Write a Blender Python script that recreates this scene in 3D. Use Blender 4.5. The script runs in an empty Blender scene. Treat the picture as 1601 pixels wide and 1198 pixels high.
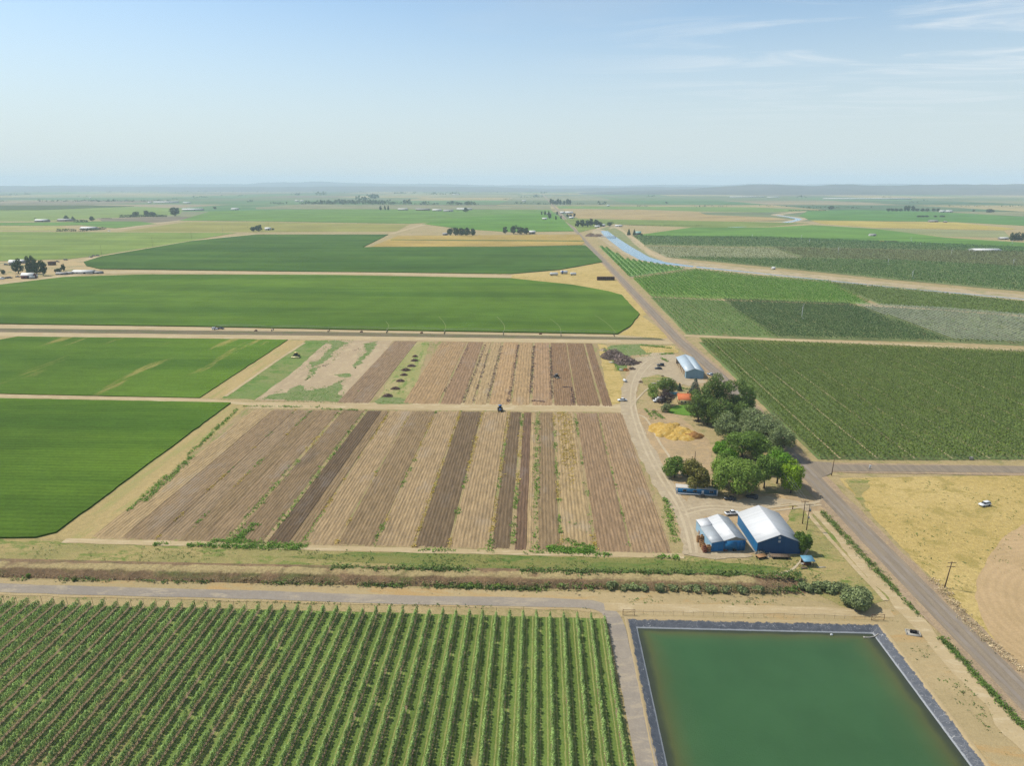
import bpy, math, random
import numpy as np
from mathutils import Vector, Matrix
random.seed(11); rng = np.random.default_rng(11)
S = bpy.context.scene
COL = S.collection
R = math.radians
# ---------------------------------------------------------------- camera geometry
W0, H0, F, HZ, VPX, CAMH = 1601.0, 1198.0, 1100.0, 288.0, 845.0, 120.0
PITCH = math.atan((H0/2-HZ)/F)
YAW = math.atan((VPX-W0/2)*math.cos(PITCH)/F)
camd = bpy.data.cameras.new('camera'); cam = bpy.data.objects.new('camera', camd); COL.objects.link(cam)
cam.location = (0, 0, CAMH); cam.rotation_euler = (math.pi/2-PITCH, 0, YAW)
camd.sensor_fit = 'HORIZONTAL'; camd.sensor_width = 36; camd.lens = F/W0*36
camd.clip_start = 1; camd.clip_end = 90000
S.camera = cam
RM = cam.rotation_euler.to_matrix()
RMI = RM.transposed()
FWD = RM @ Vector((0, 0, -1))
def G(px, py, z=0.0):
    d = RM @ Vector(((px-W0/2)/F, -(py-H0/2)/F, -1))
    t = (z-CAMH)/d.z
    return Vector((d.x*t, d.y*t, z))
def P(v):
    q = RMI @ (Vector(v)-Vector((0, 0, CAMH)))
    return (W0/2+F*q.x/-q.z, H0/2-F*q.y/-q.z)
def mpp(v): return (Vector(v)-Vector((0, 0, CAMH))).dot(FWD)/F
def vlen(px, by, ty):          # height of an upright thing whose foot is at (px,by) and top at ty
    g = G(px, by); m = mpp(g); h = (by-ty)*m
    for _ in range(12): h *= (by-ty)/max(.01, by-P((g.x, g.y, h))[1])
    return h
# ---------------------------------------------------------------- meshes
class MB:
    def __init__(s): s.V = []; s.L = []; s.T = []; s.MI = []; s.n = 0
    def add(s, V, Fc, mi=0):
        V = np.asarray(V, float).reshape(-1, 3); s.V.append(V)
        if isinstance(Fc, np.ndarray):
            s.L.append(Fc.ravel()+s.n); s.T.append(np.full(len(Fc), Fc.shape[1])); k = len(Fc)
        else:
            s.L.append(np.array([i for f in Fc for i in f])+s.n); s.T.append(np.array([len(f) for f in Fc])); k = len(Fc)
        s.MI.append(np.full(k, mi) if np.isscalar(mi) else np.asarray(mi)); s.n += len(V); return s
    def box(s, c, d, rz=0, mi=0, top=1.0):
        x, y, z = [q/2 for q in d]; ca, sa = math.cos(rz), math.sin(rz); V = []
        for k in (-1, 1):
            t = top if k > 0 else 1
            for a, b in ((-1, -1), (1, -1), (1, 1), (-1, 1)):
                X, Y = a*x*t, b*y*t; V.append((c[0]+X*ca-Y*sa, c[1]+X*sa+Y*ca, c[2]+k*z))
        return s.add(V, [(3, 2, 1, 0), (4, 5, 6, 7), (0, 1, 5, 4), (1, 2, 6, 5), (2, 3, 7, 6), (3, 0, 4, 7)], mi)
    def tube(s, pts, rad, n=8, mi=0, cap=True):
        pts = [Vector(p) for p in pts]; V = []; Fc = []
        if not hasattr(rad, '__len__'): rad = [rad]*len(pts)
        for i, p in enumerate(pts):
            t = (pts[min(i+1, len(pts)-1)]-pts[max(i-1, 0)]).normalized()
            a = t.cross(Vector((0, 0, 1))) if abs(t.z) < .95 else t.cross(Vector((1, 0, 0))); a.normalize(); b = t.cross(a)
            for k in range(n):
                w = 2*math.pi*k/n; V.append(p+(a*math.cos(w)+b*math.sin(w))*rad[i])
        for i in range(len(pts)-1):
            for k in range(n): Fc.append((i*n+k, i*n+(k+1) % n, (i+1)*n+(k+1) % n, (i+1)*n+k))
        if cap: Fc.append(tuple(range(n-1, -1, -1))); Fc.append(tuple((len(pts)-1)*n+k for k in range(n)))
        return s.add([tuple(v) for v in V], Fc, mi)
    def prism(s, prof, hw, mi=0, taper=None):   # side profile (x,z) extruded along y to +-hw; taper(z)->factor
        n = len(prof); V = []
        for sg in (-1, 1):
            for x, z in prof: V.append((x, sg*hw*(taper(z) if taper else 1), z))
        Fc = [tuple(range(n)), tuple(range(2*n-1, n-1, -1))]+[((i+1) % n, i, n+i, n+(i+1) % n) for i in range(n)]
        return s.add(V, Fc, mi)
    def build(s, name, mats, parent=None, smooth=False):
        me = bpy.data.meshes.new(name)
        V = np.concatenate(s.V); L = np.concatenate(s.L).astype(np.int32); T = np.concatenate(s.T).astype(np.int32)
        me.vertices.add(len(V)); me.vertices.foreach_set('co', V.ravel())
        me.loops.add(len(L)); me.loops.foreach_set('vertex_index', L)
        me.polygons.add(len(T)); me.polygons.foreach_set('loop_start', np.concatenate([[0], np.cumsum(T)[:-1]]).astype(np.int32))
        me.polygons.foreach_set('loop_total', T)
        for m in (mats if isinstance(mats, (list, tuple)) else [mats]): me.materials.append(m)
        me.polygons.foreach_set('material_index', np.concatenate(s.MI).astype(np.int32))
        if smooth: me.polygons.foreach_set('use_smooth', np.ones(len(T), bool))
        me.update(calc_edges=True); me.validate()
        o = bpy.data.objects.new(name, me); COL.objects.link(o)
        if parent: o.parent = parent
        return o
def tag(o, label=None, cat=None, group=None, kind=None):
    if label: o['label'] = label
    if cat: o['category'] = cat
    if group: o['group'] = group
    if kind: o['kind'] = kind
    return o
def root(name, loc, rz, label, cat, group=None, sc=1.0):
    o = bpy.data.objects.new(name, None); COL.objects.link(o); o.empty_display_size = .5
    o.location = loc; o.rotation_euler = (0, 0, rz); o.scale = (sc, sc, sc) if np.isscalar(sc) else sc
    return tag(o, label, cat, group)
KIDS = {}
def copy_tree(o, loc, rz=0, label=None, group=None, sc=None, cat=None):
    def cp(s, par):
        c = s.copy(); COL.objects.link(c)
        if par: c.parent = par
        for k in list(s.children): cp(k, c)
        return c
    c = cp(o, None); c.location = loc; c.rotation_euler = (0, 0, rz)
    if sc is not None: c.scale = (sc, sc, sc) if np.isscalar(sc) else sc
    return tag(c, label, cat, group)
# ---------------------------------------------------------------- noise on the cpu
def vnoise(x, seed=0):
    x = np.asarray(x, float); i = np.floor(x).astype(int); f = x-i; f = f*f*(3-2*f)
    h = lambda n: np.modf(np.abs(np.sin((n+seed*57.31)*127.1)*43758.5453))[0]
    return h(i)*(1-f)+h(i+1)*f
def fbm(x, seed=0, o=4): return sum(vnoise(np.asarray(x)*2**k, seed+k*7)/2**k for k in range(o))/(2-2**(1-o))-.5
def vn2(x, y, seed=0):
    i = np.floor(x).astype(int); j = np.floor(y).astype(int); f = x-i; g = y-j; f = f*f*(3-2*f); g = g*g*(3-2*g)
    h = lambda a, b: np.modf(np.abs(np.sin(a*127.1+b*311.7+seed*17.3)*43758.5453))[0]
    return (h(i, j)*(1-f)+h(i+1, j)*f)*(1-g)+(h(i, j+1)*(1-f)+h(i+1, j+1)*f)*g
def fb2(x, y, seed=0, o=4): return sum(vn2(x*2**k, y*2**k, seed+k)/2**k for k in range(o))/(2-2**(1-o))-.5
# ---------------------------------------------------------------- materials
KA = 0.57
def lin(c, k=KA):
    return tuple((((v/255)/12.92 if v/255 <= .04045 else ((v/255+.055)/1.055)**2.4))*k for v in c)+(1,)
class NT:
    def __init__(s, name):
        s.m = bpy.data.materials.new(name); s.m.use_nodes = True; s.t = s.m.node_tree
        s.b = s.t.nodes['Principled BSDF']; s.b.inputs['Roughness'].default_value = .95; s.b.inputs['Specular IOR Level'].default_value = .15
        s._pos = None
    def n(s, ty, **kw):
        nd = s.t.nodes.new(ty)
        for k, v in kw.items():
            if hasattr(nd, k): setattr(nd, k, v)
        return nd
    def l(s, a, b): s.t.links.new(a, b)
    def pos(s):
        if s._pos is None: s._pos = s.n('ShaderNodeNewGeometry').outputs['Position']
        return s._pos
    def mapping(s, sc=(1, 1, 1), rz=0, src=None):
        m = s.n('ShaderNodeMapping'); m.inputs['Scale'].default_value = sc; m.inputs['Rotation'].default_value = (0, 0, rz)
        s.l(src or s.pos(), m.inputs['Vector']); return m.outputs[0]
    def noise(s, scale, vec=None, detail=4, rough=.6, dist=0):
        q = s.n('ShaderNodeTexNoise'); q.inputs['Scale'].default_value = scale; q.inputs['Detail'].default_value = detail
        q.inputs['Roughness'].default_value = rough; q.inputs['Distortion'].default_value = dist
        s.l(vec or s.pos(), q.inputs['Vector']); return q.outputs['Fac']
    def math(s, op, a, b=None, c=None):
        q = s.n('ShaderNodeMath'); q.operation = op
        for i, v in enumerate((a, b, c)):
            if v is None: continue
            if isinstance(v, (int, float)): q.inputs[i].default_value = v
            else: s.l(v, q.inputs[i])
        return q.outputs[0]
    def rng(s, v, a, b, c=0, d=1, smooth=True):
        q = s.n('ShaderNodeMapRange'); q.interpolation_type = 'SMOOTHSTEP' if smooth else 'LINEAR'
        s.l(v, q.inputs[0])
        for i, x in enumerate((a, b, c, d)): q.inputs[i+1].default_value = x
        return q.outputs[0]
    def mix(s, f, a, b, mode='MIX'):
        q = s.n('ShaderNodeMix'); q.data_type = 'RGBA'; q.blend_type = mode
        for i, v in ((0, f), (6, a), (7, b)):
            if isinstance(v, (int, float)): q.inputs[i].default_value = v
            elif isinstance(v, tuple): q.inputs[i].default_value = v
            else: s.l(v, q.inputs[i])
        return q.outputs[2]
    def gain(s, colr, f):      # colour times scalar socket
        q = s.n('ShaderNodeVectorMath'); q.operation = 'SCALE'; s.l(colr, q.inputs[0]); s.l(f, q.inputs['Scale']); return q.outputs[0]
    def color(s, c):
        if isinstance(c, tuple): s.b.inputs['Base Color'].default_value = c
        else: s.l(c, s.b.inputs['Base Color'])
    def bump(s, h, dist=.1, strength=1):
        q = s.n('ShaderNodeBump'); q.inputs['Strength'].default_value = strength; q.inputs['Distance'].default_value = dist
        s.l(h, q.inputs['Height']); s.l(q.outputs[0], s.b.inputs['Normal'])
def ground_mat(name, c1, c2, c3=None, s1=.03, s2=.25, stretch=(1, 1), speck=None, bump=.15, fine=2.2, var=.30, amt3=.5, k=KA):
    t = NT(name); v = t.mapping((stretch[0], stretch[1], 1))
    colr = t.mix(t.rng(t.noise(s1, v, 5, .65), .36, .64), lin(c1, k), lin(c2, k))
    md = t.noise(.5, None, 5, .7); colr = t.gain(colr, t.rng(md, .3, .7, 1-var*.55, 1+var*.55, False))
    if c3: colr = t.mix(t.rng(t.noise(s2, v, 6, .75, .4), .62-.24*amt3, .74-.24*amt3), colr, lin(c3, k))
    if speck: colr = t.mix(t.rng(t.noise(speck[2], None, 3, .7), 1-speck[1], 1.06-speck[1]), colr, lin(speck[0], k))
    fn = t.noise(fine, None, 5, .75)
    colr = t.gain(colr, t.rng(fn, .25, .75, 1-var, 1+var, False)); t.color(colr)
    t.bump(fn, bump); return t.m
def crop_mat(name, c1, c2, stretch=(.12, 1), s1=.02, fine=1.1, var=.26, bump=.5, rows=None, scorch=None, rings=None):
    t = NT(name); v = t.mapping((stretch[0], stretch[1], 1)); t.b.inputs['Specular IOR Level'].default_value = .03
    colr = t.mix(t.rng(t.noise(s1, v, 6, .65), .34, .66), *([lin((min(255, c1[0]*1.07+4), c1[1]*1.03, c1[2]*.88), KA*1.1), lin((c2[0]*1.02, c2[1]*.97, c2[2]*.86), KA*1.1)] if c1[1] > c1[0]+4 else [lin((c1[0]*.97, c1[1]*.99, c1[2]*1.08)), lin((c2[0]*.97, c2[1]*.99, c2[2]*1.06))]))
    if scorch: colr = t.mix(t.rng(t.math('ADD', t.noise(.055, t.mapping((1, .13, 1), R(6)), 6, .7), t.math('MULTIPLY', t.noise(.012, None, 2), .25)), .70, .82), colr, lin(scorch))
    if rings:
        q = t.n('ShaderNodeVectorMath'); q.operation = 'DISTANCE'; t.l(t.pos(), q.inputs[0]); q.inputs[1].default_value = rings
        s_ = t.noise(.07, None, 1) if 0 else t.math('SINE', t.math('MULTIPLY', t.math('ADD', q.outputs['Value'], t.math('MULTIPLY', t.noise(.004, None, 3), 60)), .16)); colr = t.gain(colr, t.rng(t.math('MULTIPLY', s_, t.noise(.006, None, 3)), -.6, .6, .965, 1.035, False))
    big = t.noise(.007, None, 3, .5); colr = t.gain(colr, t.rng(big, .3, .7, .88, 1.12))
    md = t.noise(.22, t.mapping((.25, 1, 1)), 5, .7); colr = t.gain(colr, t.rng(md, .3, .7, .86, 1.14, False))
    fn = t.noise(fine, t.mapping((.6, 1, 1)), 5, .75)
    colr = t.gain(colr, t.rng(fn, .28, .72, 1-var, 1+var, False))
    if rows:
        z = t.n('ShaderNodeSeparateXYZ'); t.l(t.pos(), z.inputs[0]); s_ = t.math('SINE', t.math('MULTIPLY', t.math('ADD', z.outputs[rows[1]], t.math('MULTIPLY', t.noise(.08, None, 2), 1.5)), 6.2832/rows[0]))
        colr = t.gain(colr, t.rng(s_, -1, 1, 1-rows[2], 1+rows[2], False))
    t.color(colr); t.bump(fn, bump, 1); return t.m
def leaf_mat(name, c, var=.4, hue=(0, 0, 0), trans=.25, k=.62):
    t = NT(name); g = t.n('ShaderNodeNewGeometry'); r = g.outputs['Random Per Island']
    a = lin(c, k); lo = tuple(x*(1-var) for x in a[:3])+(1,); hi = tuple(min(1, x*(1+var)+h) for x, h in zip(a[:3], hue))+(1,)
    colr = t.mix(r, lo, hi)
    colr = t.gain(colr, t.rng(t.noise(.35, None, 3), .3, .7, .75, 1.25)); t.color(colr)
    tr = t.n('ShaderNodeBsdfTranslucent'); t.l(colr, tr.inputs[0]); mx = t.n('ShaderNodeMixShader'); mx.inputs[0].default_value = trans
    t.b.inputs['Roughness'].default_value = .6
    t.l(t.b.outputs[0], mx.inputs[1]); t.l(tr.outputs[0], mx.inputs[2]); t.l(mx.outputs[0], t.t.nodes['Material Output'].inputs[0]); return t.m
def plain(name, c, rough=.6, metal=0, var=.12, scale=1.5, spec=.3, k=KA, ribs=None, src='Object', stain=None):
    t = NT(name); tc = t.n('ShaderNodeTexCoord').outputs[src]
    colr = t.mix(t.rng(t.noise(scale, tc, 4), .3, .7), tuple(x*(1-var) for x in lin(c, k)[:3])+(1,), tuple(min(.95, x*(1+var)) for x in lin(c, k)[:3])+(1,))
    if stain: colr = t.mix(t.rng(t.noise(stain[1], t.mapping(stain[3] if len(stain) > 3 else (1, 1, 1), 0, tc), 5, .7), 1-stain[2], 1.12-stain[2]), colr, lin(stain[0], k))
    t.color(colr); t.b.inputs['Roughness'].default_value = rough; t.b.inputs['Metallic'].default_value = metal; t.b.inputs['Specular IOR Level'].default_value = spec
    if ribs:
        z = t.n('ShaderNodeSeparateXYZ'); t.l(tc, z.inputs[0]); ax = z.outputs['XYZ'.index(ribs[0])]; sh = t.n('ShaderNodeTexWhiteNoise', noise_dimensions='1D'); t.l(t.math('FLOOR', t.math('MULTIPLY', ax, 1.1)), sh.inputs['W'])
        se = t.math('ABSOLUTE', t.math('SUBTRACT', t.math('FRACT', t.math('MULTIPLY', ax, 1.1)), .5)); cc = t.b.inputs['Base Color'].links[0].from_socket; cc = t.gain(cc, t.rng(sh.outputs['Value'], 0, 1, .93, 1.04, False)); cc = t.gain(cc, t.rng(se, .42, .5, 1, .8)); t.color(cc)
    return t.m
# ---------------------------------------------------------------- sheets, ribbons, slabs
def smooth_jit(pts, res, jit, seed=0, closed=True):
    out = []; n = len(pts); acc = seed*13.7
    for i in range(n if closed else n-1):
        a, b = Vector(pts[i]).to_2d(), Vector(pts[(i+1) % n]).to_2d(); L = (b-a).length; k = min(400, max(1, int(L/res)))
        nr = Vector((-(b-a).y, (b-a).x)); nr = nr/L if L > 0 else nr
        for j in range(k):
            q = j/k; p = a+(b-a)*q; e = min(1, min(q, 1-q)*8)
            out.append(p+nr*float(fbm((acc+q*L)/(res*4), seed))*2*jit*e)
        acc += L
    if not closed: out.append(Vector(pts[-1]).to_2d())
    return out
_seed = [0]
def sheet(name, pts, mat, lv, jit=.6, res=None, label=None, world=False, kind='structure', cat=None, h=0):
    _seed[0] += 1
    w = [Vector(p) for p in pts] if world else [G(*p) for p in pts]
    d = max(60, min(v.length for v in w)); res = res or max(1.0, d*.006)
    o2 = smooth_jit(w, res, jit, _seed[0]); z = lv*.02+_seed[0]*.00012
    n = len(o2); mb = MB()
    ar = sum(o2[i].x*o2[(i+1) % n].y-o2[(i+1) % n].x*o2[i].y for i in range(n))
    if ar < 0: o2.reverse()
    mb.add([(p.x, p.y, z+h) for p in o2], [tuple(range(n))])
    if h: mb.add([(p.x, p.y, z+h) for p in o2]+[(p.x, p.y, 0) for p in o2], [(i, n+i, n+(i+1) % n, (i+1) % n) for i in range(n)])
    return tag(mb.build(name, mat), label, cat, None, kind)
def ribbon(name, path, width, mat, lv, jit=.4, label=None, world=False, kind='structure', z=None):
    _seed[0] += 1; w = [Vector(p) for p in path] if world else [G(*p) for p in path]
    ws = list(width) if hasattr(width, '__len__') else [width]*len(w); c, cw = [], []
    for i in range(len(w)-1):
        k = min(300, max(1, int((w[i+1]-w[i]).length/max(1.0, min(w[i].length, w[i+1].length)*.008))))
        for q in range(k): c.append(w[i]+(w[i+1]-w[i])*q/k); cw.append(ws[min(i, len(ws)-1)])
    c.append(w[-1]); cw.append(ws[-1]); V = []; acc = 0; z = lv*.02+_seed[0]*.00012 if z is None else z
    for i, p in enumerate(c):
        t = c[min(i+1, len(c)-1)]-c[max(i-1, 0)]; t.z = 0; t.normalize(); nr = Vector((-t.y, t.x, 0)); acc += (p-c[i-1]).length if i else 0
        for s in (1, -1): q = p+nr*s*(cw[i]/2+2*jit*float(fbm(acc/7+s*31, _seed[0], 4))); V.append((q.x, q.y, z))
    mb = MB(); mb.add(V, [(2*i+1, 2*i+3, 2*i+2, 2*i) for i in range(len(c)-1)])
    return tag(mb.build(name, mat), label, None, None, kind)
def spline(pts, k=6):          # catmull-rom through pixel points
    out = []; n = len(pts)
    for i in range(n-1):
        p0, p1, p2, p3 = [np.array(pts[max(0, min(n-1, j))], float) for j in (i-1, i, i+1, i+2)]
        for j in range(k):
            t = j/k; out.append(tuple(.5*((2*p1)+(-p0+p2)*t+(2*p0-5*p1+4*p2-p3)*t*t+(-p0+3*p1-3*p2+p3)*t**3)))
    out.append(tuple(pts[-1])); return out
# ---------------------------------------------------------------- leaves
def leafquads(C, N, size, jit=.7, asp=.7, r=None):
    r = r or rng; n = len(C); N = N+r.normal(0, jit, (n, 3)); N /= np.linalg.norm(N, axis=1)[:, None]+1e-9
    A = np.cross(N, r.normal(0, 1, (n, 3))); A /= np.linalg.norm(A, axis=1)[:, None]+1e-9; B = np.cross(N, A)
    s = (size*r.uniform(.6, 1.35, n) if np.isscalar(size) else size*r.uniform(.6, 1.35, n))[:, None]/2
    V = np.stack([C-A*s-B*s*asp*.5, C+A*s*.3-B*s*asp, C+A*s+B*s*asp*.4, C-A*s*.2+B*s*asp], 1).reshape(-1, 3)
    return V, np.arange(4*n).reshape(n, 4)
def crown_pts(n, blobs, r=None):   # blobs: (cx,cy,cz,rx,ry,rz)
    r = r or rng; b = np.array(blobs, float); vol = (b[:, 3]*b[:, 4]+b[:, 4]*b[:, 5]+b[:, 3]*b[:, 5]); ix = r.choice(len(b), n, p=vol/vol.sum())
    d = r.normal(0, 1, (n, 3)); d /= np.linalg.norm(d, axis=1)[:, None]; q = (r.uniform(.62, 1.08, n)+np.abs(r.normal(0, .07, n)))[:, None]
    bb = b[ix]; C = bb[:, :3]+d*bb[:, 3:]*q; Nn = d/bb[:, 3:]; Nn /= np.linalg.norm(Nn, axis=1)[:, None]
    keep = np.ones(n, bool)
    for k in range(len(b)):
        e = (((C-b[k, :3])/b[k, 3:])**2).sum(1); keep &= ~((e < .45) & (ix != k))
    return C[keep], Nn[keep]
def blobs_for(kind, h, hw, r):
    out = []
    if kind == 'round':
        for k in range(13):
            a = r.uniform(0, 6.283); q = r.uniform(.15, .62); z = r.uniform(.32, .86); s = r.uniform(.28, .46)*(1.05-.45*abs(z-.5))
            out.append((hw*q*math.cos(a), hw*q*math.sin(a), h*z, hw*s*1.15, hw*s*1.15, h*s*.55))
    elif kind == 'tall':
        for k in range(20):
            a = r.uniform(0, 6.283); z = r.uniform(.22, .93); q = r.uniform(.2, .75)*(1.0-.55*max(0, z-.5)); s = r.uniform(.22, .36)
            out.append((hw*q*math.cos(a), hw*q*math.sin(a), h*z, hw*s*1.1, hw*s*1.1, h*s*.42))
    elif kind == 'willow':
        for k in range(18):
            a = k*2.4; q = r.uniform(.25, .78); z = r.uniform(.28, .8)*(1-.35*q)+.1
            out.append((hw*q*math.cos(a), hw*q*math.sin(a), h*z, hw*.27, hw*.27, h*.24))
        out.append((0, 0, h*.8, hw*.5, hw*.5, h*.2))
    elif kind == 'poplar':
        for k in range(12):
            z = .12+.8*k/12; a = r.uniform(0, 6.28); w = hw*(.95-.6*max(0, z-.35))
            out.append((w*.3*math.cos(a), w*.3*math.sin(a), h*z, w*.7, w*.7, h*.12))
    elif kind == 'conifer':
        for k in range(12):
            z = .1+.85*k/12; w = hw*(1.05-z); out.append((0, 0, h*z, w, w, h*.07))
    elif kind == 'bush':
        for k in range(9):
            a = r.uniform(0, 6.28); q = r.uniform(.1, .65); z = r.uniform(.25, .68)*(1-.3*q); s = r.uniform(.3, .45)
            out.append((hw*q*math.cos(a), hw*q*math.sin(a), h*z, hw*s, hw*s, h*s*.75))
    return out
def tree_arrays(kind, h, hw, n, size, seed):
    r = np.random.default_rng(seed); b = blobs_for(kind, h, hw, r); C, N = crown_pts(n, b, r)
    C[:, 2] = np.maximum(C[:, 2], .05*h if kind in ('bush', 'willow') else .1*h)
    return leafquads(C, N, size, .55 if kind != 'willow' else .4, .7, r)+(b,)
def trunk_mb(h, hw, b, seed, th=None):
    r = random.Random(seed); mb = MB(); tr = th or max(.12, hw*.055); top = h*.62
    pts = [(0, 0, -.2), (r.uniform(-.1, .1)*hw*.2, 0, h*.15), (r.uniform(-.1, .1)*hw, r.uniform(-.1, .1)*hw, h*.4), (r.uniform(-.1, .1)*hw, 0, top)]
    mb.tube(pts, [tr*1.35, tr, tr*.75, tr*.3], 8)
    for k in range(min(6, len(b))):
        q = b[k*2 % len(b)]; z0 = h*r.uniform(.15, .35); mb.tube([(0, 0, z0), (q[0]*.5, q[1]*.5, (z0+q[2])*.52), (q[0], q[1], q[2])], [tr*.55, tr*.4, tr*.12], 6)
    return mb
# ---------------------------------------------------------------- light, sky, air
SUN_EL, SUN_AZ = 54.0, 20.0            # azimuth measured from -X towards +Y
sd = Vector((-math.cos(R(SUN_AZ))*math.cos(R(SUN_EL)), math.sin(R(SUN_AZ))*math.cos(R(SUN_EL)), math.sin(R(SUN_EL))))
sl = bpy.data.lights.new('sun', 'SUN'); sl.energy = 4.5; sl.angle = R(.55); sl.color = (1, .945, .845)
so = bpy.data.objects.new('sun', sl); COL.objects.link(so); so.rotation_euler = (-sd).to_track_quat('-Z', 'Y').to_euler(); so.location = (-300, 200, 400)
wd = bpy.data.worlds.new('World'); S.world = wd; wd.use_nodes = True; wt = wd.node_tree; bg = wt.nodes['Background']
sk = wt.nodes.new('ShaderNodeTexSky'); sk.sky_type = 'NISHITA'; sk.sun_disc = False; sk.sun_elevation = R(SUN_EL)
sk.sun_rotation = math.atan2(sd.x, sd.y); sk.air_density = 1.0; sk.dust_density = .7; sk.ozone_density = .9; sk.altitude = 300
def wn(ty, **k):
    q = wt.nodes.new(ty)
    for a, v in k.items(): setattr(q, a, v)
    return q
tc = wn('ShaderNodeTexCoord'); sep = wn('ShaderNodeSeparateXYZ'); wt.links.new(tc.outputs['Generated'], sep.inputs[0])
def wm(op, a, b):
    q = wn('ShaderNodeMath', operation=op)
    for i, v in enumerate((a, b)):
        if isinstance(v, (int, float)): q.inputs[i].default_value = v
        else: wt.links.new(v, q.inputs[i])
    return q.outputs[0]
def wr(v, a, b, c=0, d=1):
    q = wn('ShaderNodeMapRange', interpolation_type='SMOOTHSTEP'); wt.links.new(v, q.inputs[0])
    for i, x in enumerate((a, b, c, d)): q.inputs[i+1].default_value = x
    return q.outputs[0]
zc = wm('MAXIMUM', sep.outputs[2], .03); u = wm('DIVIDE', sep.outputs[0], zc); v = wm('DIVIDE', sep.outputs[1], zc)
cmb = wn('ShaderNodeCombineXYZ'); wt.links.new(u, cmb.inputs[0]); wt.links.new(v, cmb.inputs[1])
mp = wn('ShaderNodeMapping'); mp.inputs['Scale'].default_value = (.42, .95, 1); mp.inputs['Rotation'].default_value = (0, 0, R(28)); mp.inputs['Location'].default_value = (3.1, 1.7, 0); wt.links.new(cmb.outputs[0], mp.inputs[0])
nz = wn('ShaderNodeTexNoise'); nz.inputs['Scale'].default_value = 1.1; nz.inputs['Detail'].default_value = 9; nz.inputs['Roughness'].default_value = .62; nz.inputs['Distortion'].default_value = .9; wt.links.new(mp.outputs[0], nz.inputs[0])
cir = wm('MULTIPLY', wr(nz.outputs['Fac'], .44, .66), wr(sep.outputs[0], -.05, .45))
cir = wm('MULTIPLY', cir, wr(sep.outputs[2], .04, .16))
n2 = wn('ShaderNodeTexNoise'); n2.inputs['Scale'].default_value = .35; n2.inputs['Detail'].default_value = 4; wt.links.new(cmb.outputs[0], n2.inputs[0])
veil = wm('MULTIPLY', wr(n2.outputs['Fac'], .35, .7, .0, .28), 1.0)
low = wr(sep.outputs[2], .0, .26, .86, .0)
cm = wm('MAXIMUM', low, veil)
mxc = wn('ShaderNodeMix', data_type='RGBA'); mxc.inputs[7].default_value = (5.6, 6.0, 6.3, 1)
mx = wn('ShaderNodeMix', data_type='RGBA'); wt.links.new(cm, mx.inputs[0]); tn = wn('ShaderNodeMix', data_type='RGBA', blend_type='MULTIPLY'); tn.inputs[0].default_value = 1; tn.inputs[7].default_value = (.93, 1.0, 1.0, 1); wt.links.new(sk.outputs[0], tn.inputs[6]); wt.links.new(tn.outputs[2], mx.inputs[6]); mx.inputs[7].default_value = (4.5, 4.95, 5.2, 1)
wt.links.new(mx.outputs[2], mxc.inputs[6]); wt.links.new(wm('MULTIPLY', cir, .75), mxc.inputs[0]); wt.links.new(mxc.outputs[2], bg.inputs[0]); bg.inputs[1].default_value = .115
S.view_settings.view_transform = 'Standard'; S.view_settings.look = 'None'; S.view_settings.exposure = .35; S.view_settings.gamma = 1
S.cycles.use_denoising = True; S.cycles.max_bounces = 6; S.cycles.diffuse_bounces = 3; S.cycles.volume_bounces = 1; S.cycles.transparent_max_bounces = 8
try: S.cycles.denoiser = 'OPENIMAGEDENOISE'; S.cycles.denoising_prefilter = 'NONE'
except Exception: pass
S.cycles.use_adaptive_sampling = True; S.cycles.adaptive_threshold = .02
# haze: one closed box of thin even air round everything
HX, HY0, HY1, HT = 26000, -3000, 24500, 340
hz = MB().box((0, (HY0+HY1)/2, (HT-3)/2), (2*HX, HY1-HY0, HT+3)).build('haze', bpy.data.materials.new('haze_air'))
hm = hz.data.materials[0]; hm.use_nodes = True; ht = hm.node_tree; ht.nodes.remove(ht.nodes['Principled BSDF'])
pv = ht.nodes.new('ShaderNodeVolumePrincipled'); pv.inputs['Color'].default_value = (.69, .86, 1, 1); pv.inputs['Density'].default_value = 7.4e-5; pv.inputs['Anisotropy'].default_value = 0
ht.links.new(pv.outputs[0], ht.nodes['Material Output'].inputs['Volume']); tag(hz, 'thin pale summer haze over the whole plain', None, None, 'stuff')
# ---------------------------------------------------------------- ground with the pond pit cut out of it
WL = -1.25
pa, pb = G(979, 967), G(1374, 976); PX0, PX1, PY1 = pa.x, pb.x, (pa.y+pb.y)/2; PY0 = 84.0
m_dry = ground_mat('dry_grass_soil', (192, 170, 124), (180, 162, 114), (158, 150, 98), .02, .12, bump=.2, speck=((120, 125, 70), .36, .6))
E = 24000
mb = MB()
xs = [-E, PX0+.25, PX1-.25, E]; ys = [-600, PY0, PY1-.25, E]
V = [(x, y, 0) for y in ys for x in xs]; mb.add(V, [(j*4+i, j*4+i+1, j*4+i+5, j*4+i+4) for j in range(3) for i in range(3) if not (i == 1 and j == 1)])
tag(mb.build('ground', m_dry), 'dry tan grassland spreading to the horizon', None, None, 'structure')
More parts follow.
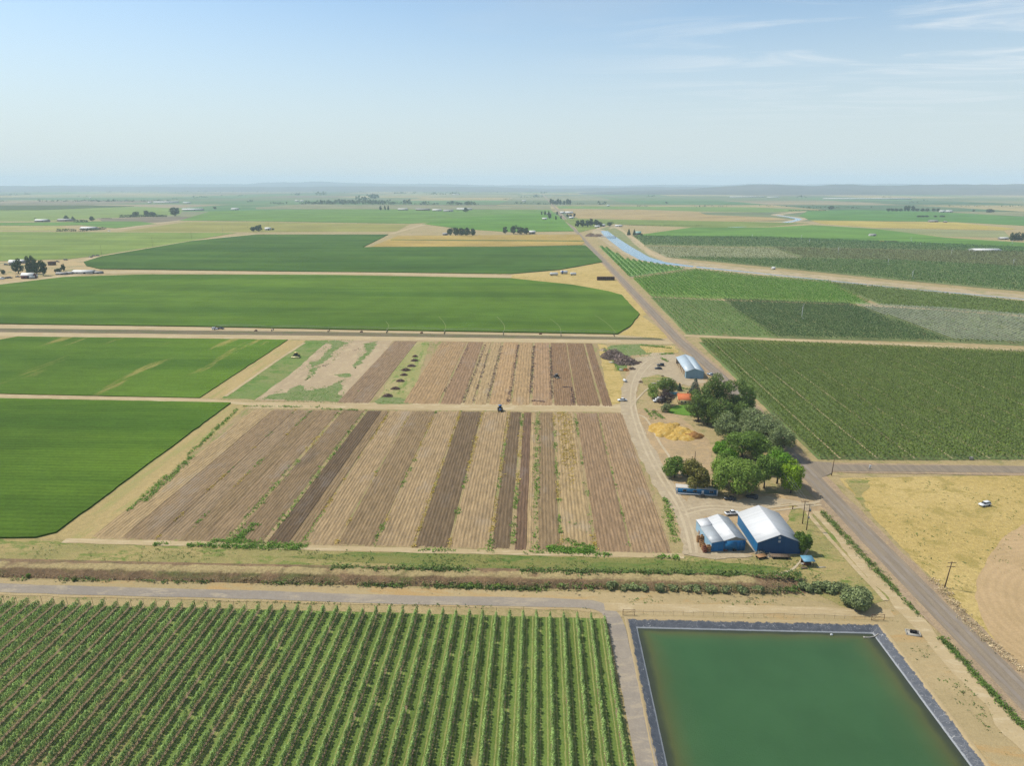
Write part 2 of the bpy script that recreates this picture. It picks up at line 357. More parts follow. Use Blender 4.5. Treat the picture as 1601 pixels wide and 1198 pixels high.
# far plain: a patchwork of distant fields
t = NT('distant_patchwork'); g = t.mapping((1/820, 1/1150, 1), R(0))
dist = t.n('ShaderNodeVectorMath'); dist.operation = 'ADD'; t.l(g, dist.inputs[0]); dist.inputs[1].default_value = (.31, .17, 0)
fl = t.n('ShaderNodeVectorMath'); fl.operation = 'FLOOR'; t.l(dist.outputs[0], fl.inputs[0])
wn1 = t.n('ShaderNodeTexWhiteNoise', noise_dimensions='2D'); t.l(fl.outputs[0], wn1.inputs['Vector'])
cr = t.n('ShaderNodeValToRGB'); cr.color_ramp.interpolation = 'CONSTANT'; el = cr.color_ramp.elements
pal = [(150, 150, 110), (106, 140, 84), (168, 152, 118), (92, 132, 76), (186, 168, 116), (120, 135, 92), (140, 125, 100), (78, 112, 72), (160, 160, 112), (110, 125, 86)]
while len(el) < len(pal): el.new(.5)
for i, c in enumerate(pal): el[i].position = i/len(pal); el[i].color = lin(c)
t.l(wn1.outputs['Value'], cr.inputs[0]); nn = t.noise(.004, t.mapping((.3, 1, 1)), 5, .65)
wn2 = t.noise(.0022, t.mapping((.25, 1, 1)), 6, .7)
colr = t.mix(t.rng(wn2, .45, .62, 0, .75), cr.outputs[0], lin((128, 132, 96))); colr = t.gain(colr, t.rng(nn, .3, .7, .8, 1.2)); t.color(colr)
sheet('farmland', [(-9000, 2500), (-E+500, 4000), (-E+500, E-600), (E-500, E-600), (E-500, 2450), (6000, 2450)], t.m, 1, 0, 400, 'hazy patchwork of distant fields', True)
# hills
def hill_range(name, y0, y1, prof, seed, mat, lab):
    nx, ny = 420, 12; X = np.linspace(-1.0, 1.0, nx)*y1*1.05; mb = MB(); V = []
    for j in range(ny):
        q = j/(ny-1); yy = y0+(y1-y0)*q; az = X/y1; hgt = prof(az)*(q**.7 if q < .8 else (1-q)/.2*.5+.5)
        zz = np.maximum(-1, hgt*(1+.35*fbm(X/(y1*.05)+j*.35, seed, 3)))
        V.append(np.stack([X*yy/y1, np.full(nx, yy), zz-2], 1))
    idx = np.arange(nx*ny).reshape(ny, nx); Fq = np.stack([idx[:-1, :-1], idx[:-1, 1:], idx[1:, 1:], idx[1:, :-1]], -1).reshape(-1, 4)
    mb.add(np.concatenate(V), Fq); return tag(mb.build(name, mat, None, True), lab, None, None, 'structure')
m_hill = ground_mat('hill_sagebrush', (116, 112, 104), (100, 102, 96), (88, 94, 88), .0006, .003, (1, 1), None, 0, .01, .15)
def pr_far(a): return 1.0+.72*np.clip(120+110*np.exp(-((a+.30)/.22)**2)+60*fbm(a*9, 3)*2+70*np.exp(-((a-.5)/.3)**2), 20, 300)
def pr_mid(a): return 1.0+.72*np.clip(95+40*np.exp(-((a+.5)/.25)**2)+60*fbm(a*7+3, 9)*1.6, 10, 220)
def pr_right(a): return np.clip((np.clip((a-.05)/.3, 0, 1)**.8)*(138+80*fbm(a*11+1, 21)*1.4), 0, 220)
hill_range('far_hills', 17500, 22500, pr_far, 5, m_hill, 'faint blue far hills along the horizon')
hill_range('hills', 12000, 15500, pr_mid, 15, m_hill, 'low hazy hills in front of the far range')
hill_range('right_hills', 8600, 11200, pr_right, 25, m_hill, 'low brown hills beyond the plain on the right'); bpy.data.objects['right_hills'].name = 'hills'
# ---------------------------------------------------------------- crop fields
def crop(pts, c1, c2, lv, h=0, lab=None, name='crop_field', jit=.55, **k):
    return sheet(name, pts, crop_mat(name, c1, c2, **k), lv, jit, None, lab, h=h)

crop([(-260, 619), (361, 631), (88, 834), (55, 842), (-260, 845)], (88, 124, 48), (76, 112, 42), 3, .6, 'tall green crop nearest on the left', rows=(3.1, 1, .10))
crop([(-260, 536), (0, 532), (28, 527), (450, 532), (312, 623), (-260, 611)], (90, 126, 52), (78, 114, 46), 3, .5, 'green crop with pale scorched streaks', scorch=(156, 152, 84), rows=(3.1, 1, .06))
crop([(-300, 452), (0, 446), (100, 434), (225, 430), (500, 430.5), (800, 436), (895, 446), (950, 456), (972, 462), (987, 479), (1000, 492), (985, 511), (965, 523), (600, 517), (300, 511), (-300, 503)], (92, 128, 54), (80, 116, 48), 4, .9, 'broad half circle of green crop', rings=G(430, 470))
crop([(131, 410), (160, 401), (225, 390), (300, 377), (400, 367), (607, 367), (567, 387), (800, 386.5), (915, 384), (922, 390), (942, 410), (875, 422), (800, 428.5), (400, 424), (157, 421), (135, 416)], (78, 114, 56), (68, 104, 50), 5, .9, 'dark green rounded field beyond the track', rings=G(520, 402))
crop([(580, 386), (622, 369), (906, 367), (914, 379.5), (910, 383), (800, 385.5)], (204, 172, 92), (190, 162, 88), 6, .5, 'ripe yellow grain strip', name='grain_field', stretch=(.3, 1))
crop([(612, 374.6), (912, 376.4), (914, 378), (610, 375.8)], (110, 130, 80), (100, 120, 70), 33, 0, 'thin green strip across the yellow grain', jit=.3)
crop([(-300, 358), (0, 362.5), (370, 364), (300, 376), (225, 388.5), (160, 399), (110, 405), (0, 408.5), (-300, 412)], (128, 154, 92), (118, 146, 84), 4, .3, 'pale green field at far left')
crop([(-200, 353), (90, 354), (112, 359), (100, 361), (-200, 360.5)], (186, 176, 100), (170, 168, 100), 7, .2, 'yellowish strip at far left')
crop([(-200, 349), (80, 347.5), (150, 346), (215, 346), (245, 350), (180, 357), (125, 352), (90, 353), (-200, 352)], (98, 140, 78), (108, 146, 84), 8, .2, 'small green field among far farmsteads')
crop([(150, 341), (285, 339), (350, 339), (290, 345), (240, 348), (160, 346)], (150, 136, 108), (142, 130, 100), 6, 0, 'brown fallow ground at far left')
crop([(190, 362), (290, 347), (400, 347), (640, 351), (620, 362), (400, 363)], (140, 150, 96), (152, 152, 104), 6, 0, 'olive stubble field in the distance')
crop([(280, 345), (330, 330), (520, 327), (860, 328), (868, 333), (640, 350), (400, 346)], (108, 146, 84), (100, 138, 78), 9, .3, 'long bright green field far off')
crop([(660, 350), (700, 343), (800, 334), (868, 334), (882, 345), (898, 361.5), (800, 363), (720, 358)], (100, 146, 70), (90, 136, 64), 12, .3, 'vivid green field beside the far road')
crop([(-200, 324), (0, 325), (215, 323), (290, 326), (280, 336), (200, 339), (120, 346), (-200, 346)], (120, 150, 92), (132, 154, 100), 5, 0, 'pale green far field on the left')
crop([(-200, 322), (140, 321), (210, 322.5), (60, 328.5), (-200, 329)], (84, 104, 70), (78, 98, 66), 9, .8, 'dark far orchard strip on the left', name='distant_orchard')
crop([(400, 324), (480, 319), (590, 321), (860, 322), (862, 327), (400, 327)], (150, 150, 106), (160, 154, 110), 11, 0, 'dusty far ground before the tree belt')
crop([(905, 363.5), (900, 356), (880, 344), (898, 341), (1265, 349), (1205, 354), (1100, 356), (990, 352), (960, 350)], (124, 146, 88), (116, 140, 82), 9, .2, 'green field behind the canal bend')
crop([(880, 327), (1000, 328), (1090, 331), (1105, 336), (1210, 340), (1240, 344), (1150, 346.5), (905, 342), (886, 336)], (196, 168, 108), (182, 158, 104), 11, .2, 'ripe tan grain far off right of the road', name='grain_field')
crop([(885, 334.4), (1050, 335.6), (1052, 336.6), (886, 335.4)], (120, 120, 86), (130, 126, 90), 13, 0, 'thin dark line between tan grain fields')
crop([(870, 322), (1180, 324), (1280, 329), (1200, 332), (1090, 330.5), (1000, 327.4), (874, 326)], (112, 146, 92), (120, 150, 98), 12, 0, 'thin green field below the far plain')
crop([(1262, 330), (1330, 328), (1460, 331), (1601, 339), (1800, 347), (1800, 358), (1601, 353), (1490, 347), (1265, 344), (1250, 337)], (94, 142, 82), (86, 132, 76), 9, .3, 'green far field on the right')
crop([(1267, 344.5), (1495, 348), (1590, 358), (1570, 360), (1370, 356), (1285, 350)], (206, 182, 92), (196, 174, 88), 12, .2, 'yellow stripe of ripe grain on the right', name='grain_field', stretch=(.3, 1))
crop([(1370, 357), (1570, 361), (1580, 372), (1480, 370), (1420, 364)], (164, 164, 108), (156, 156, 100), 13, 0, 'dry stubble below the yellow stripe')
crop([(1415, 330), (1601, 331), (1601, 338), (1500, 334)], (160, 154, 106), (150, 150, 100), 14, 0, 'pale stubble at far right')
crop([(995, 368), (1080, 356), (1205, 355.5), (1270, 352), (1370, 358), (1480, 372), (1700, 386), (1700, 396), (1200, 372), (1000, 369.5)], (104, 148, 78), (94, 138, 72), 10, .5, 'green field right of the canal')
# ---------------------------------------------------------------- ploughed nursery fields: furrowed strips with real ridges
_soil = {}
def soil(c):
    if c not in _soil:
        t = NT('ploughed_soil'); a = lin((c[0], c[1]*.99, c[2]*.955)); v = t.mapping((1, .16, 1))
        colr = t.mix(t.rng(t.noise(.8, v, 5, .75), .34, .66), tuple(x*.76 for x in a[:3])+(1,), tuple(x*1.2 for x in a[:3])+(1,))
        colr = t.mix(t.rng(t.noise(.06, t.mapping((1, .4, 1)), 5, .7), .54, .70), colr, lin(tuple(min(255, int(q*.82+34)) for q in c)))
        colr = t.mix(t.rng(t.noise(.05, t.mapping((1.6, .3, 1), 0), 4, .6), .60, .74, 0, .55), colr, lin(tuple(int(q*.74) for q in c)))
        fn = t.noise(2.2, None, 5, .8); colr = t.gain(colr, t.rng(fn, .25, .75, .74, 1.26, False)); t.color(colr); t.bump(fn, .12); _soil[c] = t.m
    return _soil[c]
def ridges(x0, x1, ya, yb, c, pitch=1.5, hgt=.2, lv=6):     # ya,yb: functions of x
    k = max(2, int((x1-x0)/pitch*6)); X = np.linspace(x0, x1, k+1); ny = 40; Q = np.linspace(0, 1, ny)
    Ya = np.array([ya(x) for x in X]); Yb = np.array([yb(x) for x in X]); r0 = fbm(X*.9, int(abs(x0)*7) % 97, 3)*2.4
    Y = Ya[None]+r0[None]*0+Q[:, None]*(Yb-Ya)[None]; Y[0] += r0; Y[-1] += r0[::-1]*.6
    XX = X[None]+fb2(np.zeros_like(Y)+X[None]*.02, Y*.04, 3)*.5
    Z = hgt*(.5+.5*np.cos(2*math.pi*(X-x0)/pitch))[None]*(1+.9*fb2(XX*.7, Y*.3, 5))+.02*lv+.05*fb2(XX*2, Y*.9, 8)
    Z[:, 0] = Z[:, -1] = .0; Z[0] = Z[-1] = .0
    idx = np.arange((k+1)*ny).reshape(ny, k+1); Fq = np.stack([idx[:-1, :-1], idx[:-1, 1:], idx[1:, 1:], idx[1:, :-1]], -1).reshape(-1, 4)
    mb = MB(); mb.add(np.stack([XX, Y, Z], -1).reshape(-1, 3), Fq)
    return tag(mb.build('ploughed_field', soil(c), None, False), 'furrowed strip of bare ploughed soil', None, None, 'structure')
def lerp_y(a, b):
    A, B = G(*a), G(*b); return lambda x: A.y+(B.y-A.y)*(x-A.x)/(B.x-A.x)
LOa, LOb = lerp_y((150, 843), (1045, 867)), lerp_y((378, 640), (980, 646))
UPa, UPb = lerp_y((540, 631), (950, 636)), lerp_y((615, 533), (930, 537))
LX = lambda px: G(px, 750).x
UX = lambda px: G(px, 588).x
LB, LD, LM, LR, LT = (176, 152, 118), (126, 107, 84), (152, 130, 100), (158, 135, 106), (184, 160, 122)
low = [(258, 300, LT, 1.6), (300, 345, LR, 1.5), (345, 378, (162, 140, 112), 1.5), (378, 405, LM, 1.5), (405, 437, LR, 1.5), (443, 487, (148, 126, 98), 1.4), (493, 522, (114, 96, 76), 1.4), (522, 538, LM, 1.4), (540, 582, LB, 1.5), (584, 632, LM, 1.5), (634, 682, LB, 1.5),
       (685, 727, LD, 1.5), (730, 779, LB, 1.5), (783, 806, LD, 1.5), (812, 827, (126, 102, 82), 1.5), (827, 836, LT, 1.5), (842, 870, LM, 1.5), (873, 913, (182, 158, 120), 1.6), (917, 959, (160, 134, 106), 1.5), (961, 1009, (168, 142, 112), 1.5)]
LOWX = [LX(p) for p in range(0)]
for a, b, c, pt in low: ridges(LX(a), LX(b), LOa, LOb, c, pt*.86)
up = [(566, 610, (156, 132, 106), 1.6), (657, 705, (176, 148, 112), 1.8), (708, 737, (160, 132, 104), 1.8), (741, 752, LT, 2), (755, 771, LT, 2), (775, 803, (186, 156, 118), 1.9), (806, 830, (182, 154, 116), 1.9), (834, 861, (176, 146, 114), 1.9), (864, 893, (150, 122, 94), 1.3), (895, 926, (146, 119, 92), 1.3), (929, 942, (142, 115, 90), 1.3)]
for a, b, c, pt in up: ridges(UX(a), UX(b), UPa, UPb, c, pt)
m_under = ground_mat('field_margin_soil', (184, 160, 120), (172, 152, 108), (150, 150, 90), .05, .3, (1, .2), None, .15)
sheet('field_margin', [(372, 637), (985, 643), (1052, 868), (146, 846)], m_under, 1, .6, None, 'weedy soil between the ploughed strips')
sheet('field_margin', [(515, 532), (948, 536), (966, 640), (396, 630)], m_under, 1, .6, None, 'weedy soil around the upper ploughed strips')
# upper block: grass, bare earth, green patches, weedy strip with heaps
m_grass1 = ground_mat('field_grass', (124, 148, 76), (142, 150, 88), (104, 138, 58), .03, .1, (.7, 1), None, .25)
m_bare = ground_mat('bare_pink_earth', (196, 174, 140), (186, 165, 132), (204, 183, 146), .03, .2, (1, .4), ((150, 140, 100), .33, .7), .08, var=.14)
m_green = ground_mat('green_weeds', (130, 148, 86), (150, 156, 104), (112, 140, 70), .1, .3, (1, 1), None, .4)
m_strip = ground_mat('weedy_stubble', (186, 172, 120), (160, 162, 96), (130, 150, 76), .04, .12, (1, .35), None, .2)
sheet('grass_strip', [(478, 533), (523, 532), (470, 575), (398, 626), (346, 622)], m_grass1, 2, 1.5, None, 'mown grass strip left of the bare earth')
sheet('bare_earth', [(513, 533), (614, 533), (575, 585), (541, 629), (398, 626), (460, 580)], m_bare, 3, 1.2, None, 'pinkish bare levelled earth')
for i, pp in enumerate([[(408, 624), (420, 618), (450, 614), (458, 606), (470, 602), (474, 609), (490, 611), (512, 606), (528, 598), (538, 594), (534, 605), (528, 616), (538, 622), (530, 629), (470, 627), (440, 625)],
                        [(500, 535), (530, 532), (545, 536), (528, 546), (516, 560), (500, 570), (489, 575), (484, 568), (498, 564), (512, 550), (520, 540)], [(480, 588), (490, 575), (498, 574), (486, 590), (476, 595)],
                        [(568, 538), (590, 534), (586, 545), (574, 556), (562, 570), (556, 577), (552, 574), (562, 560), (574, 548)], [(522, 586), (545, 584), (552, 587), (540, 591), (532, 590)]]):
    sheet('green_patch', pp, m_green, 4, 2.6, 1.2, 'ragged green weeds on bare earth')
sheet('weedy_strip', [(625, 534), (672, 535), (655, 588), (645, 632), (588, 630), (612, 588)], m_strip, 3, 1, None, 'weedy stubble strip carrying the brush heaps')
sheet('green_patch', [(660, 538), (690, 535), (700, 538), (680, 546), (664, 548)], m_green, 4, 2.6, 1.2, 2, 'green weeds at the head of the stubble strip')
sheet('green_patch', [(585, 628), (598, 620), (622, 622), (640, 626), (640, 632), (590, 632)], m_green, 4, 1, 2, 'green weeds at the foot of the stubble strip')
POLYS = []
# ---------------------------------------------------------------- tracks, verges, ditches
m_track = ground_mat('track_dust', (204, 182, 140), (194, 172, 130), (214, 194, 156), .05, .3, (.25, 1), ((150, 140, 100), .30, .5), .06, var=.12)
m_gravel = ground_mat('yard_gravel', (196, 178, 148), (186, 168, 138), (204, 186, 154), .04, .25, (1, 1), ((150, 136, 104), .32, .5), .08, var=.14)
m_tan = ground_mat('tan_bank', (196, 174, 130), (184, 164, 120), (196, 164, 112), .03, .1, (.35, 1), ((140, 130, 84), .36, .45), .12, var=.16)
m_dirt = ground_mat('yard_dirt', (194, 168, 130), (182, 158, 120), (204, 174, 130), .04, .15, (1, 1), ((130, 116, 80), .32, .5), .12)
m_drygreen = ground_mat('drying_grass', (162, 154, 96), (188, 168, 112), (126, 142, 68), .06, .12, (.5, 1), ((104, 122, 58), .38, .5), .25)
m_greenband = ground_mat('green_verge', (128, 138, 72), (150, 146, 84), (104, 130, 58), .06, .2, (.3, 1), ((86, 112, 48), .42, .5), .3)
m_yellow = ground_mat('dry_yellow_grass', (212, 186, 120), (202, 176, 108), (182, 162, 94), .02, .09, (1, 1), ((134, 132, 74), .37, .35), .25, fine=1.6)
m_ditch = ground_mat('ditch_scrub', (138, 124, 98), (122, 114, 86), (108, 116, 70), .05, .2, (.25, 1), None, .3)
sheet('dirt_verge', [(-260, 503.5), (300, 511.5), (600, 517.5), (965, 524), (1042, 527), (1058, 538), (930, 536.5), (450, 531), (28, 526), (-260, 528)], m_track, 2, .8, None, 'dusty double track along the ditch')
sheet('ditch', [(-260, 509), (0, 513.5), (500, 519), (1030, 528.4), (1040, 532.3), (500, 525), (0, 519.5), (-260, 515)], m_ditch, 4, .5, None, 'shallow scrubby ditch between two tracks')
sheet('dirt_verge', [(-260, 611), (312, 623), (380, 629), (985, 632), (985, 645), (372, 638), (361, 631.5), (-260, 620)], m_track, 2, .6, None, 'farm track between upper and lower fields')
m_stub = ground_mat('cut_stubble', (196, 172, 118), (184, 164, 110), (174, 166, 104), .05, .2, (1, .1), None, .15)
sheet('stubble_strip', [(361, 631), (388, 634), (150, 842), (120, 846), (56, 843), (88, 834)], m_stub, 2, .6, None, 'cut stubble strip beside the tall green crop')
sheet('stubble_strip', [(450, 532), (478, 533), (346, 623), (312, 623)], m_stub, 2, .5, None, 'cut stubble strip beside the upper green crop')
ribbon('footpath', [(476, 536), (430, 566), (390, 594), (352, 620)], 2.2, m_track, 5, .4, 'pale wheel track beside the grass strip')
ribbon('dirt_verge', [(-200, 420), (-20, 446), (60, 438), (140, 426), (230, 425), (400, 427), (600, 428), (800, 432.5), (880, 434)], 30, m_track, 6, 1.5, 'pale dirt track between the two rounded fields')
sheet('dry_yard', [(-200, 410), (0, 409.5), (100, 406), (150, 402), (131, 410), (136, 417), (160, 422), (100, 434), (0, 445), (-200, 449)], ground_mat('farmstead_yard', (202, 176, 128), (190, 168, 124), (150, 150, 100), .01, .03), 5, 2, None, 'dusty yard of the far left farmstead')
sheet('dry_yard', [(800, 429.5), (875, 422.6), (942, 410.5), (950, 412), (975, 440), (1000, 470), (1010, 492), (995, 500), (1000, 490), (987, 478), (972, 461), (895, 445), (800, 435)], m_yellow, 6, 2, None, 'dry tan corner beside the road')
sheet('dry_yard', [(1001, 492), (1012, 500), (1045, 526), (1040, 530), (966, 524), (986, 512)], m_yellow, 6, 1, None, 'dry corner where the ditch meets the road')
ribbon('farm_track', [(380, 365.5), (500, 365.5), (610, 366), (660, 352), (700, 343.5)], 16, m_track, 14, 1.5, 'pale farm lane past the grain strip')
ribbon('farm_track', [(610, 366), (800, 366), (903, 364.5)], 14, m_track, 14, 1.5, 'pale farm lane above the grain strip')
ribbon('farm_track', [(131, 409), (160, 400), (225, 389), (300, 376.3), (400, 366)], 22, m_track, 15, 2, 'pale track along the curved field edge')
ribbon('farm_track', [(-100, 352), (60, 346), (130, 343), (250, 339)], 26, m_track, 16, 2, 'pale lane through the far farmsteads')
ribbon('farm_track', [(110, 361.5), (190, 358), (240, 350), (290, 344)], 24, m_track, 16, 2, 'pale lane climbing past the far sheds')
# asphalt roads
t = NT('worn_asphalt'); v = t.mapping((1, .06, 1)); c = t.mix(t.rng(t.noise(.5, v, 4, .6), .35, .65), lin((146, 133, 116), .57), lin((162, 147, 126), .57))
c = t.mix(t.rng(t.noise(.25, t.mapping((1, .3, 1)), 5, .7), .58, .72, 0, .7), c, lin((122, 113, 104), .55)); fn = t.noise(3, None, 4, .7); c = t.gain(c, t.rng(fn, .3, .7, .9, 1.1)); t.color(c); t.bump(fn, .03); m_road = t.m
m_shoulder = ground_mat('road_shoulder', (182, 158, 128), (170, 148, 120), (190, 166, 128), .06, .3, (1, .3), ((140, 124, 92), .3, .5), .08)
RP = [(848, 303), (862, 318), (881, 340), (922, 385), (965, 430), (1012, 480), (1060, 531), (1128, 590), (1200, 672), (1270, 748), (1340, 822), (1415, 900), (1500, 986), (1601, 1089), (1720, 1212), (1900, 1400)]
ribbon('road_shoulder', RP, 13.5, m_shoulder, 7, .7, 'dusty gravel shoulder of the main road')
ribbon('road', RP, 7.6, m_road, 9, .22, 'long straight worn asphalt road running to the horizon')
ribbon('road_shoulder', [(1262, 729), (1320, 732), (1450, 734), (1601, 737), (1900, 741)], 11.5, m_shoulder, 7, .6, 'dusty shoulder of the side road')
ribbon('road', [(1250, 730), (1320, 732.5), (1450, 733.5), (1601, 735), (1900, 739)], 7.6, m_road, 10, .2, 'grey side road leaving to the right')
sheet('road', [(1244, 716), (1262, 722), (1300, 724), (1300, 741), (1284, 748), (1276, 752)], m_road, 11, .2, None, 'asphalt fillet of the road junction')
# right field of dry grass and the tilled circle
sheet('dry_grass_field', [(1312, 748), (1601, 744), (1900, 748), (1900, 1300), (1700, 1160), (1601, 1055), (1520, 972), (1445, 893), (1370, 815)], m_yellow, 3, .8, None, 'open field of dry yellow grass beside the road')
sheet('green_patch', [(1318, 752), (1345, 750), (1362, 752), (1350, 770), (1362, 800), (1350, 800), (1338, 775)], m_drygreen, 5, 2, None, 'greenish grass fringe at the road junction')
t = NT('tilled_circle'); CC = G(1800, 985); vv = t.n('ShaderNodeVectorMath'); vv.operation = 'DISTANCE'; t.l(t.pos(), vv.inputs[0]); vv.inputs[1].default_value = CC
w = t.math('SINE', t.math('MULTIPLY', t.math('ADD', vv.outputs['Value'], t.math('MULTIPLY', t.noise(.05, None, 3), 3)), 2.6))
c = t.mix(t.rng(t.noise(.06, None, 5, .65), .35, .65), lin((206, 176, 132)), lin((194, 166, 122))); c = t.gain(c, t.rng(w, -1, 1, .965, 1.035)); fn = t.noise(2, None, 5, .7); c = t.gain(c, t.rng(fn, .3, .7, .88, 1.12)); t.color(c); t.bump(fn, .1)
sheet('tilled_circle', [(1601, 820), (1572, 838), (1545, 872), (1528, 905), (1524, 935), (1534, 965), (1556, 1003), (1580, 1035), (1640, 1090), (1900, 1250), (1900, 790), (1680, 800)], t.m, 6, .4, None, 'edge of a tilled bare soil circle')
# yard of the farm
sheet('yard', [(985, 556), (1052, 552), (1078, 560), (1118, 596), (1100, 604), (1050, 600), (1012, 590), (1000, 600), (990, 640), (1040, 640), (1060, 650), (1110, 690), (1118, 740), (1060, 760), (1075, 775), (1245, 772), (1292, 782), (1300, 800), (1270, 805), (1235, 785), (1230, 820), (1170, 872), (1075, 868), (1050, 800), (1015, 720), (982, 650), (972, 636), (975, 600)], m_dirt, 4, 1.2, None, 'bare tan farmyard between field and trees')
sheet('yard', [(992, 560), (1018, 556), (1052, 553), (1074, 572), (1104, 598), (1076, 604), (1050, 594), (1020, 588), (1002, 600), (990, 600), (985, 580)], m_gravel, 5, .8, None, 'grey gravel apron of the pale blue shed')
ribbon('driveway', spline([(1035, 548), (1005, 570), (988, 595), (982, 620), (984, 650), (1002, 690), (1022, 730), (1046, 772), (1070, 800), (1084, 830), (1086, 868)], 5), [8, 8, 8]+[8.5]*48, m_gravel, 6, 1.3, 'curving gravel driveway past the fields')
sheet('yard', [(1062, 800), (1080, 776), (1140, 784), (1200, 776), (1262, 788), (1288, 780), (1262, 800), (1236, 788), (1180, 800), (1100, 808), (1100, 850), (1178, 870), (1120, 876), (1068, 868)], m_gravel, 7, .8, None, 'worn gravel around the blue sheds')
sheet('lawn', [(1042, 640), (1058, 634), (1090, 634), (1100, 652), (1070, 650), (1044, 646)], ground_mat('watered_lawn', (112, 152, 52), (102, 142, 48), None, .1, .2, bump=.1, var=.12), 8, .5, None, 'bright watered lawn in front of the house')
sheet('green_patch', [(946, 545), (955, 540), (1000, 538), (1050, 541), (1052, 548), (1030, 553), (990, 556), (972, 562), (985, 575), (975, 580), (964, 580), (952, 562)], m_green, 3, 1, 2, 'green weeds around the brush piles')
sheet('dry_patch', [(1000, 541), (1054, 541), (1062, 552), (1010, 552)], m_yellow, 6, 1, 2, 'dry grass north of the pale shed')
sheet('dry_patch', [(935, 538), (948, 540), (975, 595), (972, 630), (955, 634), (945, 590)], m_yellow, 3, .8, None, 'dry grass edge of the upper field')
sheet('green_patch', [(1002, 592), (1030, 586), (1052, 592), (1050, 600), (1006, 602)], m_drygreen, 8, .8, 1.5, 'weedy island in the gravel yard')
sheet('dry_grass', [(1236, 788), (1262, 800), (1290, 800), (1400, 935), (1330, 960), (1240, 905), (1040, 890), (1060, 874), (1130, 878), (1185, 876), (1255, 868), (1225, 822)], m_drygreen, 3, 1, None, 'drying grass around the barn')
# verges towards the foreground, left to right
sheet('dry_verge', [(-200, 842), (56, 843), (150, 847), (500, 857), (800, 863), (1050, 868), (1240, 888), (1240, 905), (800, 898), (400, 888), (-200, 874)], m_drygreen, 2, .6, None, 'dry grass verge below the ploughed field')
ribbon('footpath', [(100, 846), (160, 848), (300, 851), (500, 858), (760, 864), (950, 868), (1070, 870)], 3.2, m_track, 6, .5, 'pale track along the foot of the ploughed field')
sheet('green_verge', [(560, 864), (800, 869), (1000, 874), (1180, 884), (1240, 890), (1180, 900), (1000, 893), (800, 890), (560, 880), (440, 872)], m_greenband, 4, .8, None, 'green verge before the reeds')
sheet('tan_verge', [(-200, 902), (400, 913), (600, 919), (900, 926), (1240, 934), (1330, 952), (1420, 950), (1601, 1150), (1720, 1290), (1620, 1290), (1374, 975), (978, 966), (950, 960), (900, 955), (600, 947), (-200, 926)], m_tan, 3, .6, None, 'tan bare bank beside the pond and gravel lane')
ribbon('road', spline([(-200, 911), (0, 920), (200, 926), (400, 931), (600, 938), (800, 942), (900, 944.5), (935, 949), (955, 962), (966, 990), (985, 1075), (1008, 1180), (1030, 1290)], 5), 4.6, ground_mat('grey_gravel', (158, 148, 136), (170, 158, 142), (184, 170, 148), .05, .3, (.3, 1), None, .06, var=.13), 6, .3, 'grey gravel lane along the orchard')
ribbon('footpath', spline([(945, 950), (1100, 952), (1300, 957), (1395, 960)], 4), 4, m_track, 6, .5, 'pale wheel track above the pond')
ribbon('footpath', spline([(1278, 800), (1340, 870), (1400, 935), (1450, 990), (1530, 1080), (1640, 1210), (1740, 1330)], 4), 5.0, m_track, 6, 1.3, 'pale wheel track between pond and road')
ribbon('footpath', [(1262, 802), (1290, 835), (1330, 880), (1385, 940)], 1.6, m_track, 7, .3, 'narrow worn wheel track in the grass')
# berm above the lane
def berm(path_toe, prof, mat, lab):     # prof: list of (dy,z) from the toe away from the camera
    mb = MB(); w = [G(*p) for p in path_toe]; X = np.linspace(w[0].x, w[-1].x, 420); Y = np.interp(X, [q.x for q in w], [q.y for q in w]); V = []
    for k, (dy, z) in enumerate(prof):
        edge = 0 if z <= 0 else 1
        V.append(np.stack([X, Y+dy+edge*1.1*fbm(X*.25, 31+k, 4), z*np.clip((X[-1]-X)/16, 0, 1)*(1+.35*fbm(X*.2, 41+k, 4))+(.0 if edge else -.15)+edge*.35*fbm(X*.6, 61+k, 4)], 1))
    n, m = len(X), len(prof); idx = np.arange(n*m).reshape(m, n); Fq = np.stack([idx[:-1, :-1], idx[:-1, 1:], idx[1:, 1:], idx[1:, :-1]], -1).reshape(-1, 4)
    mb.add(np.concatenate(V), Fq); return tag(mb.build('embankment', mat), lab, None, None, 'structure')
t = NT('embankment_soil'); v = t.mapping((1, .5, .5)); c = t.mix(t.rng(t.noise(.12, v, 5, .7), .35, .65), lin((164, 134, 100)), lin((136, 112, 84)))
c = t.mix(t.rng(t.noise(.05, t.mapping((1, 2, 1)), 5, .7), .5, .66), c, lin((124, 124, 74)))
z = t.n('ShaderNodeSeparateXYZ'); t.l(t.pos(), z.inputs[0]); c = t.mix(t.rng(t.math('ADD', z.outputs[2], t.math('MULTIPLY', t.noise(.3, None, 4), .9)), 2.2, 2.7), c, lin((192, 172, 122)))
fn = t.noise(1.3, t.mapping((1, 1, .5)), 6, .75); c = t.gain(c, t.rng(fn, .25, .75, .65, 1.35)); t.color(c); t.bump(fn, .5)
berm([(-200, 899), (0, 904), (300, 911), (600, 917), (900, 922), (1262, 931)], [(0, 0), (1.0, .7), (2.2, 1.6), (3.0, 2.05), (3.7, 2.2), (6.2, 2.15), (9.5, 1.0), (12, 0)], t.m, 'brown weathered embankment above the gravel lane')
